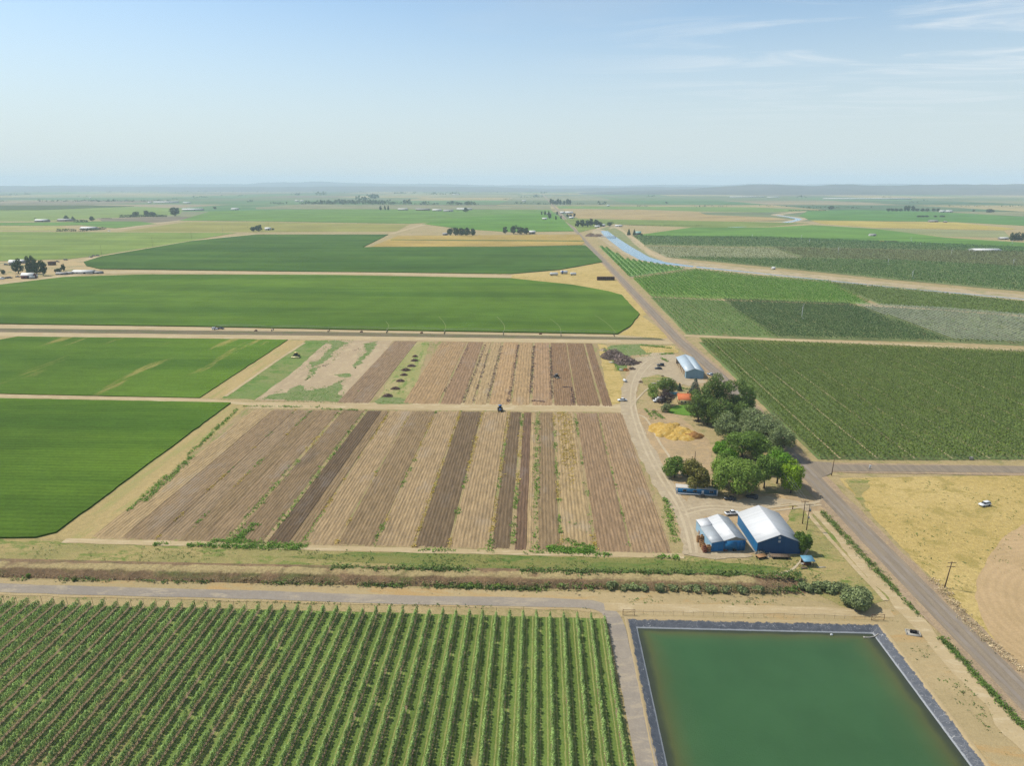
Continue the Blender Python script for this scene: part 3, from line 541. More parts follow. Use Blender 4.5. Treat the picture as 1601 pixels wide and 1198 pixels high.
# ---------------------------------------------------------------- pond
t = NT('pond_liner'); cr_ = t.noise(.45, t.mapping((1, 1, 1)), 2, .4, .8); a = t.math('ABSOLUTE', t.math('SUBTRACT', cr_, .5))
c = t.mix(t.rng(t.noise(.5, None, 4), .3, .7), lin((82, 86, 94), .6), lin((98, 101, 108), .6)); c = t.mix(t.rng(a, .0015, .007, .8, 0), c, lin((190, 190, 190)))
z = t.n('ShaderNodeSeparateXYZ'); t.l(t.pos(), z.inputs[0]); c = t.mix(t.rng(t.math('ADD', z.outputs[2], t.math('MULTIPLY', t.noise(.8), .25)), WL+.28, WL+.40, .85, 0), c, lin((170, 174, 178)))
c = t.mix(t.rng(t.math('ADD', z.outputs[2], t.math('MULTIPLY', t.noise(.5, None, 5, .75), .9)), .36, .46), c, lin((196, 172, 126)))
t.color(c); t.b.inputs['Roughness'].default_value = .45; t.b.inputs['Specular IOR Level'].default_value = .4; t.bump(t.noise(.9, None, 4, .6, .6), .18)
IN, DP = 2.9, -2.6
def rim(i, z): return [(PX0+i, PY0, z), (PX0+i, PY1-i, z), (PX1-i, PY1-i, z), (PX1-i, PY0, z)]
mb = MB()
def dens(p, n=60):
    o = []
    for a, b in zip(p[:-1], p[1:]): o += [tuple(np.array(a)+(np.array(b)-np.array(a))*k/n) for k in range(n)]
    return o+[p[-1]]
rows = [dens(rim(i, z)) for i, z in ((-.5, .10), (-.1, .16), (.3, .05), (1.0, -.25), (2.0, -.7), (IN, WL), (IN*1.9, DP))]
rows = [[(x+(.25*float(fbm(y*.4, 3+k)) if k < 3 else 0), y+(.3*float(fbm(x*.4, 7+k)) if k < 3 else 0), z+.07*float(fb2(np.array([x*.6]), np.array([y*.6]), k)[0])) for x, y, z in r] for k, r in enumerate(rows)]
n = len(rows[0]); mb.add([q for r in rows for q in r], [(k*n+i, k*n+i+1, (k+1)*n+i+1, (k+1)*n+i) for k in range(len(rows)-1) for i in range(n-1)][::1])
tag(mb.build('pond_liner', t.m), 'dark grey plastic liner around the pond', 'liner', None, 'structure')
t = NT('pond_water'); z = t.n('ShaderNodeSeparateXYZ'); t.l(t.pos(), z.inputs[0]); nw = t.math('MULTIPLY', t.math('SUBTRACT', t.noise(.12, None, 4), .5), 2.4)
dl = t.math('SUBTRACT', z.outputs[0], PX0+IN); dr = t.math('MULTIPLY', t.math('SUBTRACT', PX1-IN, z.outputs[0]), .8); df = t.math('MULTIPLY', t.math('SUBTRACT', PY1-IN, z.outputs[1]), 1.4)
dm = t.math('ADD', t.math('MINIMUM', t.math('MINIMUM', dl, dr), df), nw)
rp = t.n('ShaderNodeValToRGB'); e = rp.color_ramp.elements; e[0].position = 0; e[0].color = lin((64, 70, 58), .62); e[1].position = 1; e[1].color = lin((64, 100, 62), .62)
for p_, c_ in ((.10, (70, 76, 56)), (.20, (88, 95, 58)), (.36, (80, 99, 60)), (.62, (68, 100, 62))): q = e.new(p_); q.color = lin(c_, .64)
t.l(t.rng(dm, 0, 11, 0, 1, False), rp.inputs[0]); c = t.gain(rp.outputs[0], t.rng(t.noise(.05, None, 4), .3, .7, .93, 1.07)); t.color(c)
t.b.inputs['Roughness'].default_value = .15; t.b.inputs['IOR'].default_value = 1.33; t.b.inputs['Specular IOR Level'].default_value = .22; t.bump(t.noise(1.6, None, 3), .05, .5)
mb = MB(); mb.add([(PX0+1.5, PY0, WL), (PX1-1.5, PY0, WL), (PX1-1.5, PY1-1.5, WL), (PX0+1.5, PY1-1.5, WL)], [(0, 1, 2, 3)])
tag(mb.build('water', t.m), 'still green water of the lined irrigation pond', None, None, 'structure')
# ---------------------------------------------------------------- irrigation canal
m_can = NT('canal_water'); m_can.color(lin((86, 128, 158), .75)); m_can.b.inputs['Roughness'].default_value = .12; m_can.b.inputs['Specular IOR Level'].default_value = .5; m_can.bump(m_can.noise(.4, None, 4), .1, .5); m_can = m_can.m
m_bank = ground_mat('canal_bank', (204, 184, 148), (192, 172, 136), (160, 156, 110), .02, .06, (1, 1), None, .2)
m_cbg = ground_mat('canal_grass', (134, 146, 92), (150, 152, 100), (170, 160, 116), .01, .03)
sheet('canal_bank', [(925, 362), (940, 352), (965, 352), (975, 360), (990, 372), (1010, 388), (1040, 402), (1090, 411), (1200, 422), (1400, 443), (1601, 461), (1800, 478), (1800, 490), (1601, 471), (1400, 453), (1200, 432), (1090, 422), (1040, 416), (1000, 410), (975, 398), (950, 382), (935, 372)], m_bank, 12, 2, None, 'pale bare banks of the irrigation canal')
sheet('canal_bank', [(938, 358), (950, 354), (968, 358), (975, 364), (992, 382), (1015, 400), (1035, 408), (1010, 404), (985, 388), (965, 372), (950, 362)], m_cbg, 13, 1, None, 'grassy canal bank')
sheet('water', [(939, 361), (950, 361), (962, 370), (987, 386), (1015, 402), (1040, 410), (1090, 417), (1200, 428.4), (1400, 449.6), (1601, 467.9), (1800, 484.6), (1800, 485.4), (1601, 468.7), (1400, 450.4), (1200, 429.3), (1090, 418.6), (1030, 412.5), (1000, 406.5), (975, 393), (950, 374), (942, 366)], m_can, 15, .5, None, 'blue water of the irrigation canal curving away to the right')
ribbon('canal_bank', spline([(1185, 354), (1215, 350), (1250, 343.5), (1252, 341), (1215, 336.5), (1235, 333), (1275, 330)], 5), 46, m_bank, 16, 3, 'pale banks of the distant canal bend')
ribbon('water', spline([(1120, 357), (1185, 353), (1225, 348.5), (1248, 343.5), (1240, 340.5), (1215, 336.5)], 5), 20, m_can, 18, 1, 'far bend of the canal on the plain')
ribbon('farm_track', spline([(952, 358), (965, 357), (985, 369), (1000, 380), (1022, 399), (1050, 407)], 5), 9, m_track, 17, 1, 'pale lane along the right canal bank')

m_trk = ground_mat('wheel_rut', (212, 194, 162), (200, 182, 150), None, .1, .3, bump=.05, var=.1)
for i, (w_, pts) in enumerate([(1.0, [(1080, 866), (1072, 830), (1058, 790), (1034, 752), (1012, 712), (992, 660), (986, 628), (990, 596), (1010, 566), (1046, 556)]), (1.0, [(1090, 866), (1082, 828), (1066, 788), (1042, 750), (1020, 712), (1000, 660), (993, 628), (998, 598), (1018, 570), (1050, 560)]), (1.2, [(1066, 800), (1110, 792), (1180, 796), (1240, 790), (1282, 786)]), (1.1, [(1070, 806), (1112, 797), (1182, 801), (1244, 795), (1284, 790)]),
      (1.2, [(988, 648), (1010, 655), (1030, 690), (1050, 720), (1072, 750)]), (1.0, [(985, 640), (1000, 620), (1020, 605), (1050, 606), (1070, 600)]), (.9, [(1210, 900), (1240, 890), (1262, 862), (1262, 842)])]): ribbon('footpath', spline(pts, 5), w_, m_trk, 9, .25, 'pale wheel ruts worn into the farmyard')

rw_ = [G(*p) for p in RP[2:]]
m_wear = ground_mat('polished_asphalt', (164, 152, 138), (154, 142, 128), None, .1, .4, bump=.03, var=.06, k=.57)
for off in (-1.8, 1.8):
    ps = []
    for i, p in enumerate(rw_): t_ = rw_[min(i+1, len(rw_)-1)]-rw_[max(0, i-1)]; t_.z = 0; t_.normalize(); ps.append(p+Vector((-t_.y, t_.x, 0))*off)
    ribbon('road', ps, 1.2, m_wear, 11, .25, 'lighter wheel path worn into the asphalt road', True)
# ---------------------------------------------------------------- orchards
def rows_in(poly, sp, x0):
    out = []; n = len(poly); xa = min(p[0] for p in poly); xb = max(p[0] for p in poly); k = math.ceil((xa-x0)/sp)
    while x0+k*sp < xb:
        x = x0+k*sp; ys = []
        for i in range(n):
            (ax, ay), (bx, by) = poly[i][:2], poly[(i+1) % n][:2]
            if (ax <= x) != (bx <= x): ys.append(ay+(by-ay)*(x-ax)/(bx-ax))
        ys.sort()
        for j in range(0, len(ys)-1, 2): out.append((x, ys[j], ys[j+1], k))
        k += 1
    return out
def row_ground(name, sp, x0, grass, soil_c, w=.16, tracks=None, var=.2):
    t = NT(name); z = t.n('ShaderNodeSeparateXYZ'); t.l(t.pos(), z.inputs[0])
    wob = t.math('MULTIPLY', t.math('SUBTRACT', t.noise(.35, None, 4), .5), .5)
    f = t.math('FRACT', t.math('ADD', t.math('DIVIDE', t.math('ADD', t.math('SUBTRACT', z.outputs[0], x0), wob), sp), 400.0))
    d = t.math('MULTIPLY', t.math('ABSOLUTE', t.math('SUBTRACT', f, .5)), 2)     # 1 at the tree row, 0 mid alley
    g = t.mix(t.rng(t.noise(.04, t.mapping((1, .3, 1)), 5, .7), .38, .62), lin(grass), lin(tuple(min(255, int(q*1.1+8)) for q in grass)))
    g = t.mix(t.rng(t.noise(.12, t.mapping((1, .25, 1)), 5, .7), .54, .72, 0, .8), g, lin((172, 156, 104)))
    if tracks:
        a = t.math('ABSOLUTE', t.math('SUBTRACT', d, tracks)); g = t.mix(t.rng(t.math('ADD', a, t.math('MULTIPLY', t.math('SUBTRACT', t.noise(.3, None, 4), .5), .2)), .02, .14, .75, 0), g, lin((176, 172, 108)))
    c = t.mix(t.rng(d, 1-w*2.2, 1-w), g, lin(soil_c)); fn = t.noise(2.2, None, 5, .75); c = t.gain(c, t.rng(fn, .25, .75, 1-var, 1+var, False)); t.color(c); t.bump(fn, .2); return t.m
def wpoly(pts): return [tuple(G(*p))[:2] for p in pts]
def hedge_rows(pts, sp, den, size, hgt, wid, mat, lab, x0=0, gnd=None, seed=1, lv=3, gap=.0, name='orchard_trees'):
    poly = wpoly(pts); r = np.random.default_rng(seed); Cs, Ns = [], []
    for x, a, b, k in rows_in(poly, sp, x0):
        L = b-a
        if L < 4: continue
        n = int(L*den); y = r.uniform(a, b, n); th = r.uniform(-.25, math.pi+.25, n)
        mod = 1+.22*np.sin(y*2*math.pi/ (2.6 if size < .9 else 5))+.5*fbm(y*.11, k % 50, 3)
        cx = np.cos(th)*wid*.5*mod; cz = hgt*.5+np.sin(th)*hgt*.5*mod*.95
        Cs.append(np.stack([x+cx, y, np.maximum(.3, cz*.97)], 1)); Ns.append(np.stack([np.cos(th), r.normal(0, .5, n), np.abs(np.sin(th))+.25], 1))
    C = np.concatenate(Cs); N = np.concatenate(Ns); N /= np.linalg.norm(N, axis=1)[:, None]
    V, Fq = leafquads(C, N, size, .45, .8, r); mb = MB(); mb.add(V, Fq)
    tag(mb.build(name, mat), lab, None, None, 'stuff')
    if gnd: sheet('orchard_floor', pts, gnd, lv, .5, None, 'grassed floor under the orchard rows')
OP = [(-260, 936), (0, 944), (500, 956), (944, 968), (992, 1198), (1050, 1420), (-900, 1420), (-900, 1000)]
OX0 = G(818, 966).x; SP = (G(944, 966).x-G(818, 966).x)/6
m_leafO = leaf_mat('orchard_leaf', (126, 148, 84), .42, (.02, .02, .01), .42, 1.25)
m_twig = leaf_mat('orchard_twig', (168, 150, 128), .4, (0, 0, 0), .25, 1.1)
m_bark = plain('bark', (104, 90, 76), .9, 0, .25, 2, .1)
OTV = []
for k in range(6):
    r = np.random.default_rng(100+k); h = r.uniform(2.5, 2.95); n = 105
    z = r.beta(1.4, 1.5, n)*(h-.75)+.75; w = .46*(1.0-.72*((z-.9)/(h-.9))**1.4)+.05; a = r.uniform(0, 6.283, n)
    C = np.stack([np.cos(a)*w*r.uniform(.4, 1.15, n), np.sin(a)*w*1.25*r.uniform(.3, 1.1, n), z], 1); N = np.stack([np.cos(a)*.8, np.sin(a)*.5, np.full(n, 1.1)], 1)
    LV = leafquads(C, N, .31, .4, .7, r)
    n = 34; z = r.uniform(.25, 1.5, n); a = r.uniform(0, 6.283, n); C = np.stack([.12+np.cos(a)*.3*r.uniform(.2, 1.6, n), np.sin(a)*.3*r.uniform(.2, 1.8, n), z], 1); N = np.stack([np.cos(a), np.sin(a), np.full(n, .3)], 1)
    TW = leafquads(C, N, .4, .5, .25, r); OTV.append((LV, TW, h))
def tr_arr(V, x, y, rz, s):
    c, sn = math.cos(rz), math.sin(rz); return np.stack([(V[:, 0]*c-V[:, 1]*sn)*s+x, (V[:, 0]*sn+V[:, 1]*c)*s+y, V[:, 2]*s], 1)
allt = []
for x, a, b, k in rows_in(wpoly(OP), SP, OX0):
    y = a+.4
    a2 = max(a, 95)
    y = a2
    while y < b-.3:
        px, py = P((x, y, 1.5))
        if -60 < px < 1700 and py < 1440: allt.append((y, x+random.uniform(-.12, .12), px, py))
        y += random.uniform(.84, 1.08)
vis = sorted([q for q in allt if 4 < q[2] < 1597 and q[3] < 1190])
ind = set(vis[:300])
protos = []
for k, (LV, TW, h) in enumerate(OTV):
    p = root('orchard_tree', (0, 0, 0), 0, 'slim green trellised fruit tree in the rows along the bottom edge', 'fruit tree', 'nearest orchard trees')
    MB().tube([(0, 0, -.1), (.03, 0, 1), (0, .03, h*.9)], [.07, .05, .02], 5).build('trunk', m_bark, p)
    mb = MB(); mb.add(*TW); mb.build('lower_twigs', m_twig, p); mb = MB(); mb.add(*LV); mb.build('crown', m_leafO, p); protos.append(p)  # the brown part is thin twigs around the lower trunk, not leaves
used = set(); mb = MB()
for q in allt:
    y, x, px, py = q; k = random.randrange(6); s = random.uniform(.86, 1.1)*(1+.2*float(fb2(np.array([x*.05]), np.array([y*.05]), 2)[0])); rz = random.uniform(-.3, .3)
    if q in ind:
        o = protos[k]
        if k in used: o = copy_tree(o, (x, y, 0), rz, sc=s)
        else: o.location = (x, y, 0); o.rotation_euler = (0, 0, rz); o.scale = (s, s, s); used.add(k)
    else:
        if random.random() < .02: continue
        mb.add(tr_arr(OTV[k][0][0], x, y, rz, s), OTV[k][0][1], 0); mb.add(tr_arr(OTV[k][1][0], x, y, rz, s), OTV[k][1][1], 1)
tag(mb.build('orchard_trees', [m_leafO, m_twig]), 'rows of slim green fruit trees in the near orchard', None, None, 'stuff')
sheet('orchard_floor', OP, row_ground('orchard_floor_near', SP, OX0, (106, 128, 58), (156, 136, 106), .14, .42, .3), 4, .3, None, 'mown grass alleys of the near orchard')
# trellis end posts of the near orchard
m_wood = plain('weathered_wood', (134, 116, 98), .9, 0, .25, 2, .1)
pp = None
for x, a, b, k in rows_in(wpoly(OP), SP, OX0):
    if not (0 < P((x, b, 0))[0] < 1000): continue
    if pp is None: pp = tag(MB().tube([(0, 0, -.2), (0, -.2, 2.7)], .05, 6).build('trellis_post', m_wood), 'leaning wooden trellis post at the lane end of an orchard row', 'post', 'trellis end posts'); pp.location = (x, b+.35, 0)
    else: copy_tree(pp, (x, b+.35, 0))
# right side orchards
lm = lambda n, c, k=.8: leaf_mat(n, (c[0]*1.05, c[1], c[2]*.86), .18, (.01, .015, .005), .28, k)
gA = row_ground('orchard_floor_right', 3.4, 0, (122, 140, 84), (150, 140, 96), .12)
hedge_rows([(1092, 535), (1300, 541), (1601, 553), (1800, 561), (1900, 718), (1601, 719), (1440, 720), (1279, 719)], 3.4, 16, .62, 3.3, 2.5, lm('orchard_leaf_right', (102, 126, 60), .82), 'dense dark orchard block beside the side road', G(1281, 717).x+.9, row_ground('orchard_floor_right', 3.4, G(1281, 717).x+.9, (112, 130, 72), (122, 122, 76), .10), 2)
hedge_rows([(1017, 465), (1128, 470), (1214, 529), (1073, 523)], 4.0, 5.2, .8, 2.6, 2.0, lm('orchard_leaf_pale', (104, 138, 76)), 'paler young orchard block beside the road', 0, row_ground('of3', 4.0, 0, (120, 142, 82), (150, 146, 98), .14), 3)
hedge_rows([(1128, 470), (1326, 477), (1484, 536), (1214, 529)], 3.6, 8, .8, 3.4, 2.6, lm('orchard_leaf_dark', (74, 104, 64)), 'dark orchard block around a wind machine', 0, gA, 4)
hedge_rows([(1296, 442), (1420, 454), (1601, 473), (1800, 491), (1800, 508), (1601, 493), (1377, 477)], 3.6, 4, 1.1, 2.4, 2.4, lm('orchard_leaf_olive', (106, 132, 72)), 'olive green orchard block below the canal', 0, gA, 5)
hedge_rows([(990, 436), (1087, 422.5), (1180, 433), (1296, 442), (1362, 476), (1200, 470), (1018, 463.5)], 5.0, 5.4, 1.0, 3.6, 2.9, lm('orchard_leaf_bright', (94, 140, 52)), 'bright green orchard block with visible rows', 0, row_ground('of6', 5, 0, (126, 160, 72), (140, 150, 80), .2), 6)
hedge_rows([(936, 385), (952, 389), (975, 405), (1025, 413), (1072, 420.5), (985, 433)], 7.5, 2.6, 1.6, 3.2, 3.0, lm('orchard_leaf_bright', (90, 140, 60)), 'small orchard wedge between road and canal', 2, row_ground('of7', 7.5, 2, (124, 158, 84), (124, 158, 84), .2), 7, lv=16)
mb = MB(); xa = G(1281, 717).x+.9
for k in range(2, 60, 5):
    x = xa+k*3.4+1.7; ya_, yb_ = G(P((x, 305, 0))[0], 717.5).y, G(1100, 537).y-4; n_ = 60; Y_ = np.linspace(ya_, yb_, n_)
    mb.add(np.stack([np.repeat(x, 2*n_)+np.tile([-.4, .4], n_)+.25*fbm(np.repeat(Y_, 2)*.3+k, k, 3), np.repeat(Y_, 2), np.full(2*n_, .075)], 1), [(2*i, 2*i+1, 2*i+3, 2*i+2) for i in range(n_-1)])
tag(mb.build('orchard_lane', m_track), 'pale worn alleys between every third orchard row', None, None, 'structure')
# netted rows
NP = [(1330, 478), (1470, 485), (1601, 496), (1800, 510), (1800, 552), (1601, 541), (1487, 536)]
hedge_rows(NP, 4.4, 2.2, 1.0, 2.6, 2.0, lm('orchard_leaf_grey', (112, 126, 96)), 'grey green orchard rows under hail netting', 0, gA, 8)
m_net = plain('hail_net', (205, 206, 196), .9, 0, .06, .1, .05)
for part in (1,):
    mb = MB(); r = random.Random(4)
    for x, a, b, k in rows_in(wpoly(NP), 4.4, 0):
        y = a
        while y < b-2:
            y2 = min(b, y+r.uniform(20, 60)); mb.box((x+2.2+r.uniform(-.1, .1), (y+y2)/2, 3.4), (.75, y2-y, .05)); y = y2+r.uniform(0, 2)
    tag(mb.build('hail_netting', m_net), 'long pale strips of hail netting over orchard rows', 'netting', None, 'stuff')
# beyond the canal
hedge_rows([(1042, 402.5), (1250, 405.5), (1420, 409), (1700, 424), (1800, 474), (1601, 456), (1400, 438), (1200, 417.5), (1090, 406.8)], 5, 2.4, 1.4, 3.4, 3.4, lm('orchard_leaf_far', (86, 120, 66)), 'wide dark orchard beyond the canal', 0, gA, 9, lv=14)
hedge_rows([(1205, 387.5), (1420, 392), (1601, 394), (1700, 398), (1700, 424), (1420, 409), (1258, 404.5)], 6, 1.8, 1.5, 3.2, 3.2, lm('orchard_leaf_plum', (104, 112, 80)), 'purplish grey orchard band beyond the canal', 0, gA, 10, lv=13)
hedge_rows([(990, 369.5), (1200, 371.5), (1500, 383), (1700, 392), (1700, 398), (1420, 391.5), (1205, 387), (1008, 383.5)], 7, 1.4, 1.9, 3.6, 4, lm('orchard_leaf_far', (84, 118, 74)), 'dark orchard band right of the white farmhouse', 0, gA, 11, lv=12)
hedge_rows([(1007, 385), (1205, 388), (1256, 404.5), (1042, 402)], 5, 1.0, 1.5, 2.2, 1.6, lm('orchard_leaf_grey', (132, 142, 110)), 'pale grey green young orchard beyond the canal', 0, row_ground('of11', 5, 0, (156, 160, 122), (168, 166, 132), .2), 12, lv=13)
ribbon('farm_track', [(1070, 525), (1200, 530.5), (1400, 538.5), (1601, 548.5), (1800, 558)], 8, m_track, 5, .7, 'pale dirt lane between orchard blocks')
ribbon('farm_track', [(1015, 464.3), (1128, 469.8), (1326, 476.6), (1420, 481)], 4.5, m_track, 9, .6, 'thin pale lane between orchard blocks')
ribbon('farm_track', [(985, 434), (1040, 427.5), (1087, 420), (1086, 417)], 5, m_track, 17, .5, 'thin pale lane around the orchard wedge')
ribbon('farm_track', [(1285, 357), (1320, 361.5), (1360, 368), (1378, 371)], 12, m_track, 17, 1, 'pale lane to a lone shed in the orchards')
sheet('netting_edge', [(1092, 527.5), (1601, 551), (1601, 556), (1100, 534)], m_greenband, 6, .6, None, 'weedy edge of the lane')
# ---------------------------------------------------------------- weeds and scrub (nobody could count them)
def weeds(pts, mat, lab, size, hgt, name='weeds', k=7, seed=3):
    r = np.random.default_rng(seed); A = np.array(pts, float); n = len(A)
    C = np.repeat(A, k, 0); s = r.uniform(.4, 1.3, n).repeat(k)[:, None]; C = C+np.concatenate([r.normal(0, size*.45, (n*k, 2))*s, np.abs(r.normal(hgt*.4, hgt*.3, (n*k, 1)))*s], 1)
    N = np.stack([r.normal(0, .5, n*k), r.normal(0, .5, n*k), np.ones(n*k)], 1); N /= np.linalg.norm(N, axis=1)[:, None]
    V, Fq = leafquads(C, N, size*.62*s[:, 0], .35, .7, r); mb = MB(); mb.add(V, Fq); return tag(mb.build(name, mat), lab, None, None, 'stuff')
def along(a, b, n, wid, z=.1, gaps=.4, seed=0, world=False):
    A, B = (Vector(a), Vector(b)) if world else (G(*a), G(*b)); out = []; r = random.Random(seed*91+7); L = (B-A).length; nr = Vector((-(B-A).y, (B-A).x, 0)).normalized()
    for _ in range(n):
        q = r.random()
        if gaps > 0 and float(vnoise(np.array([q*L/9]), seed)[0]) < gaps*r.uniform(.6, 1.4): continue
        p = A+(B-A)*q+nr*r.gauss(0, wid*.35); out.append((p.x, p.y, z))
    return out
m_wg = leaf_mat('weed_green', (112, 150, 58), .3, (.01, .01, 0), .4, .85); m_wy = leaf_mat('weed_yellow', (190, 168, 84), .3, (.02, .01, 0), .4, .85); m_wd = leaf_mat('weed_dark_green', (108, 130, 66), .35, (0, 0, 0), .35, .8)
m_vine = leaf_mat('dry_vine', (124, 100, 90), .5, (.02, .01, .01), .05, .7); m_reed = leaf_mat('dry_reed', (148, 132, 98), .4, (.02, .02, .01), .4, .95); m_sage = leaf_mat('willow_shrub_leaf', (132, 150, 92), .35, (.02, .02, .01), .25, .66)
gp, yp = [], []
def vline(xp, ky, kg, w, gaps, seed):
    x = LX(xp); a, b = (x, LOa(x), 0), (x, LOb(x), 0)
    pts = along(a, b, 260, w, .15, gaps, seed, True)
    for p in pts:
        q = float(vnoise(np.array([p[1]/22]), seed+3)[0]); (gp if q < kg/(kg+ky) else yp).append(p)
for i, (xp, ky, kg, w, gaps) in enumerate([(379, .5, 1, .9, .5), (440, 1, 1.2, 2.0, .1), (490, .6, 2, 1.8, .1), (539, 1, 1, 1.0, .35), (583, 1, .3, .8, .6), (633, .8, 1.3, 1.2, .3), (683, 2, .6, .8, .4), (728, .8, 1, 1.5, .3), (781, 1.5, .6, 1.6, .15), (809, 1.5, .7, 1.5, .2),
                                         (839, .4, 2, 2.0, .1), (871, 1, 1, 1.2, .3), (914, .3, 1.2, 1.4, .45), (960, .2, 1, .5, .75), (345, 1, .8, 1, .6), (892, 1.2, 1, 4, .5)]): vline(xp, ky, kg, w, gaps, i)
x = LX(892)
for _ in range(500):
    q = random.random()**1.0; y = LOb(x)+(LOa(x)-LOb(x))*q*.5; yp.append((x+random.uniform(-3.5, 3.5), y, .1))
for i, (a, b, n, w) in enumerate([((372, 640), (200, 800), 500, 1.6), ((300, 715), (225, 785), 300, 2.2), ((240, 852), (470, 858), 500, 2.0), ((330, 846), (480, 855), 300, 2.2), ((370, 846), (400, 820), 200, 2.5), ((640, 860), (930, 866), 260, 1.5), ((855, 858), (930, 864), 380, 2.5), ((880, 845), (930, 860), 160, 3),
                                  ((930, 868), (1060, 872), 240, 2), ((1040, 780), (1056, 850), 180, 2.5), ((380, 636), (500, 637), 140, 1.4), ((500, 640), (560, 642), 80, 2), ((560, 612), (560, 612), 1, 1)]): gp += along(a, b, n, w, .2, .25, 40+i)
rg = along((1283, 800), (1400, 925), 700, 2.0, .3, .05, 60)+along((1400, 925), (1500, 1030), 260, 1.0, .2, .4, 61)+along((1470, 998), (1601, 1140), 520, 1.5, .3, .2, 62)
for i, (a, b, n, w) in enumerate([((1005, 594), (1050, 600), 120, 3), ((1020, 643), (1036, 655), 90, 2.5), ((1008, 640), (1024, 656), 60, 2), ((945, 545), (968, 580), 260, 3), ((1000, 540), (1050, 545), 200, 4), ((1032, 555), (1052, 553), 90, 3), ((1033, 560), (1045, 566), 60, 2), ((1055, 604), (1075, 610), 60, 2)]): gp += along(a, b, n, w, .2, .1, 80+i)
weeds(gp, m_wg, 'green weeds in lines between strips and along verges', .75, .55, seed=5); weeds(yp, m_wy, 'yellowed weeds in lines between ploughed strips', .7, .45, seed=6)
dg = along((560, 874), (1240, 893), 900, 7, .2, .45, 90)+along((-50, 861), (560, 872), 500, 7, .2, .55, 91)+along((1060, 880), (1290, 890), 300, 8, .1, .4, 92)+along((960, 938), (1240, 944), 160, 3, .05, .4, 93)+along((0, 935), (930, 953), 260, 1.0, .1, .5, 94)
dg += [(p.x, p.y, .05) for p in (G(random.uniform(1330, 1600), random.uniform(750, 960)) for _ in range(900)) if float(fb2(np.array([p.x*.05]), np.array([p.y*.05]), 4)[0]) > .02 and P(p)[0] > 1320+.9*(P(p)[1]-750)]
dg += along((1440, 1010), (1600, 1190), 130, 6, .05, .3, 95)
weeds(dg, m_wd, 'low dark weeds dotted over the dry verges', .55, .3, seed=7, k=5)
def inpoly(pts, dens, grow=1.0, seed=0):
    w = wpoly(pts); cx = sum(p[0] for p in w)/len(w); cy = sum(p[1] for p in w)/len(w); w = [((x-cx)*grow+cx, (y-cy)*grow+cy) for x, y in w]; r = random.Random(seed); out = []
    xa, xb, ya, yb = min(p[0] for p in w), max(p[0] for p in w), min(p[1] for p in w), max(p[1] for p in w)
    for _ in range(int((xb-xa)*(yb-ya)*dens)):
        x, y = r.uniform(xa, xb), r.uniform(ya, yb); c = False; n = len(w)
        for i in range(n):
            (ax, ay), (bx, by) = w[i], w[(i+1) % n]
            if (ay > y) != (by > y) and x < (bx-ax)*(y-ay)/(by-ay)+ax: c = not c
        if c and float(fb2(np.array([x*.12]), np.array([y*.12]), 9)[0]) > -.08: out.append((x, y, .08))
    return out
pw_ = []
for i, (pp, d_, g_) in enumerate([([(408, 624), (458, 604), (474, 607), (512, 604), (538, 592), (534, 608), (538, 624), (530, 630), (440, 627)], .5, 1.12), ([(498, 535), (548, 534), (520, 565), (490, 578), (482, 570)], .35, 1.15), ([(478, 592), (490, 572), (500, 572), (488, 592)], .5, 1.2), ([(566, 540), (592, 533), (574, 560), (552, 580)], .4, 1.15), ([(520, 587), (545, 583), (554, 588)], .5, 1.3),
      ([(950, 545), (960, 540), (1050, 541), (1030, 554), (975, 580), (962, 580)], .35, 1.05), ([(590, 630), (612, 590), (625, 560), (640, 560), (632, 632)], .2, 1.05), ([(660, 538), (690, 535), (704, 538), (684, 548)], .5, 1.1), ([(460, 585), (520, 560), (505, 545), (470, 575)], .12, 1.1), ([(1002, 594), (1030, 586), (1052, 592), (1050, 600), (1006, 603)], .5, 1.05)]): pw_ += inpoly(pp, d_, g_, 200+i)
weeds(pw_, leaf_mat('patch_weed', (124, 154, 76), .3, (.01, .01, 0), .4, .9), 'low green weeds spreading over bare earth', .6, .22, seed=12, k=5)
# brown reeds on the embankment, denser to the right
rd = []
for i, (a, b, n, w, dz) in enumerate([((380, 905), (1000, 918), 1500, 5.0, .9), ((1000, 916), (1225, 924), 900, 5.0, .9), ((-100, 900), (400, 911), 240, 1.5, .3)]): rd += along(a, b, n, w, dz, .2, 100+i)
weeds(rd, m_reed, 'dense dry brown reeds along the embankment', .5, .6, name='reeds', seed=8, k=10)
gr = along((560, 915), (940, 924), 500, 1.6, .2, .45, 110)+along((520, 896), (1250, 908), 1300, 2.5, 1.9, .3, 111)+along((700, 912), (1250, 925), 700, 2.5, .5, .35, 114)+along((-100, 905), (520, 915), 260, 1.2, .2, .4, 112)+along((1180, 908), (1280, 905), 160, 2, .6, .3, 113)
weeds(gr, m_wd, 'green grass clumps along the reed belt', .9, .8, name='weeds', seed=9, k=8)
weeds(rg, leaf_mat('ditch_weed', (102, 128, 58), .4, (.01, .01, 0), .35, .8), 'dark green weeds along the left edge of the main road', .55, .5, seed=15)
tw = along((1445, 895), (1475, 925), 120, 2.5, .2, .2, 120)+along((1475, 925), (1525, 985), 260, 2.5, .2, .2, 121)+along((1525, 985), (1600, 1052), 200, 2, .2, .3, 122)
weeds(tw, leaf_mat('tumbleweed', (190, 172, 138), .3, (.02, .02, .01), .4, 1.0), 'pale dry tumbleweed scrub along the right road edge', .6, .3, name='scrub', seed=10)
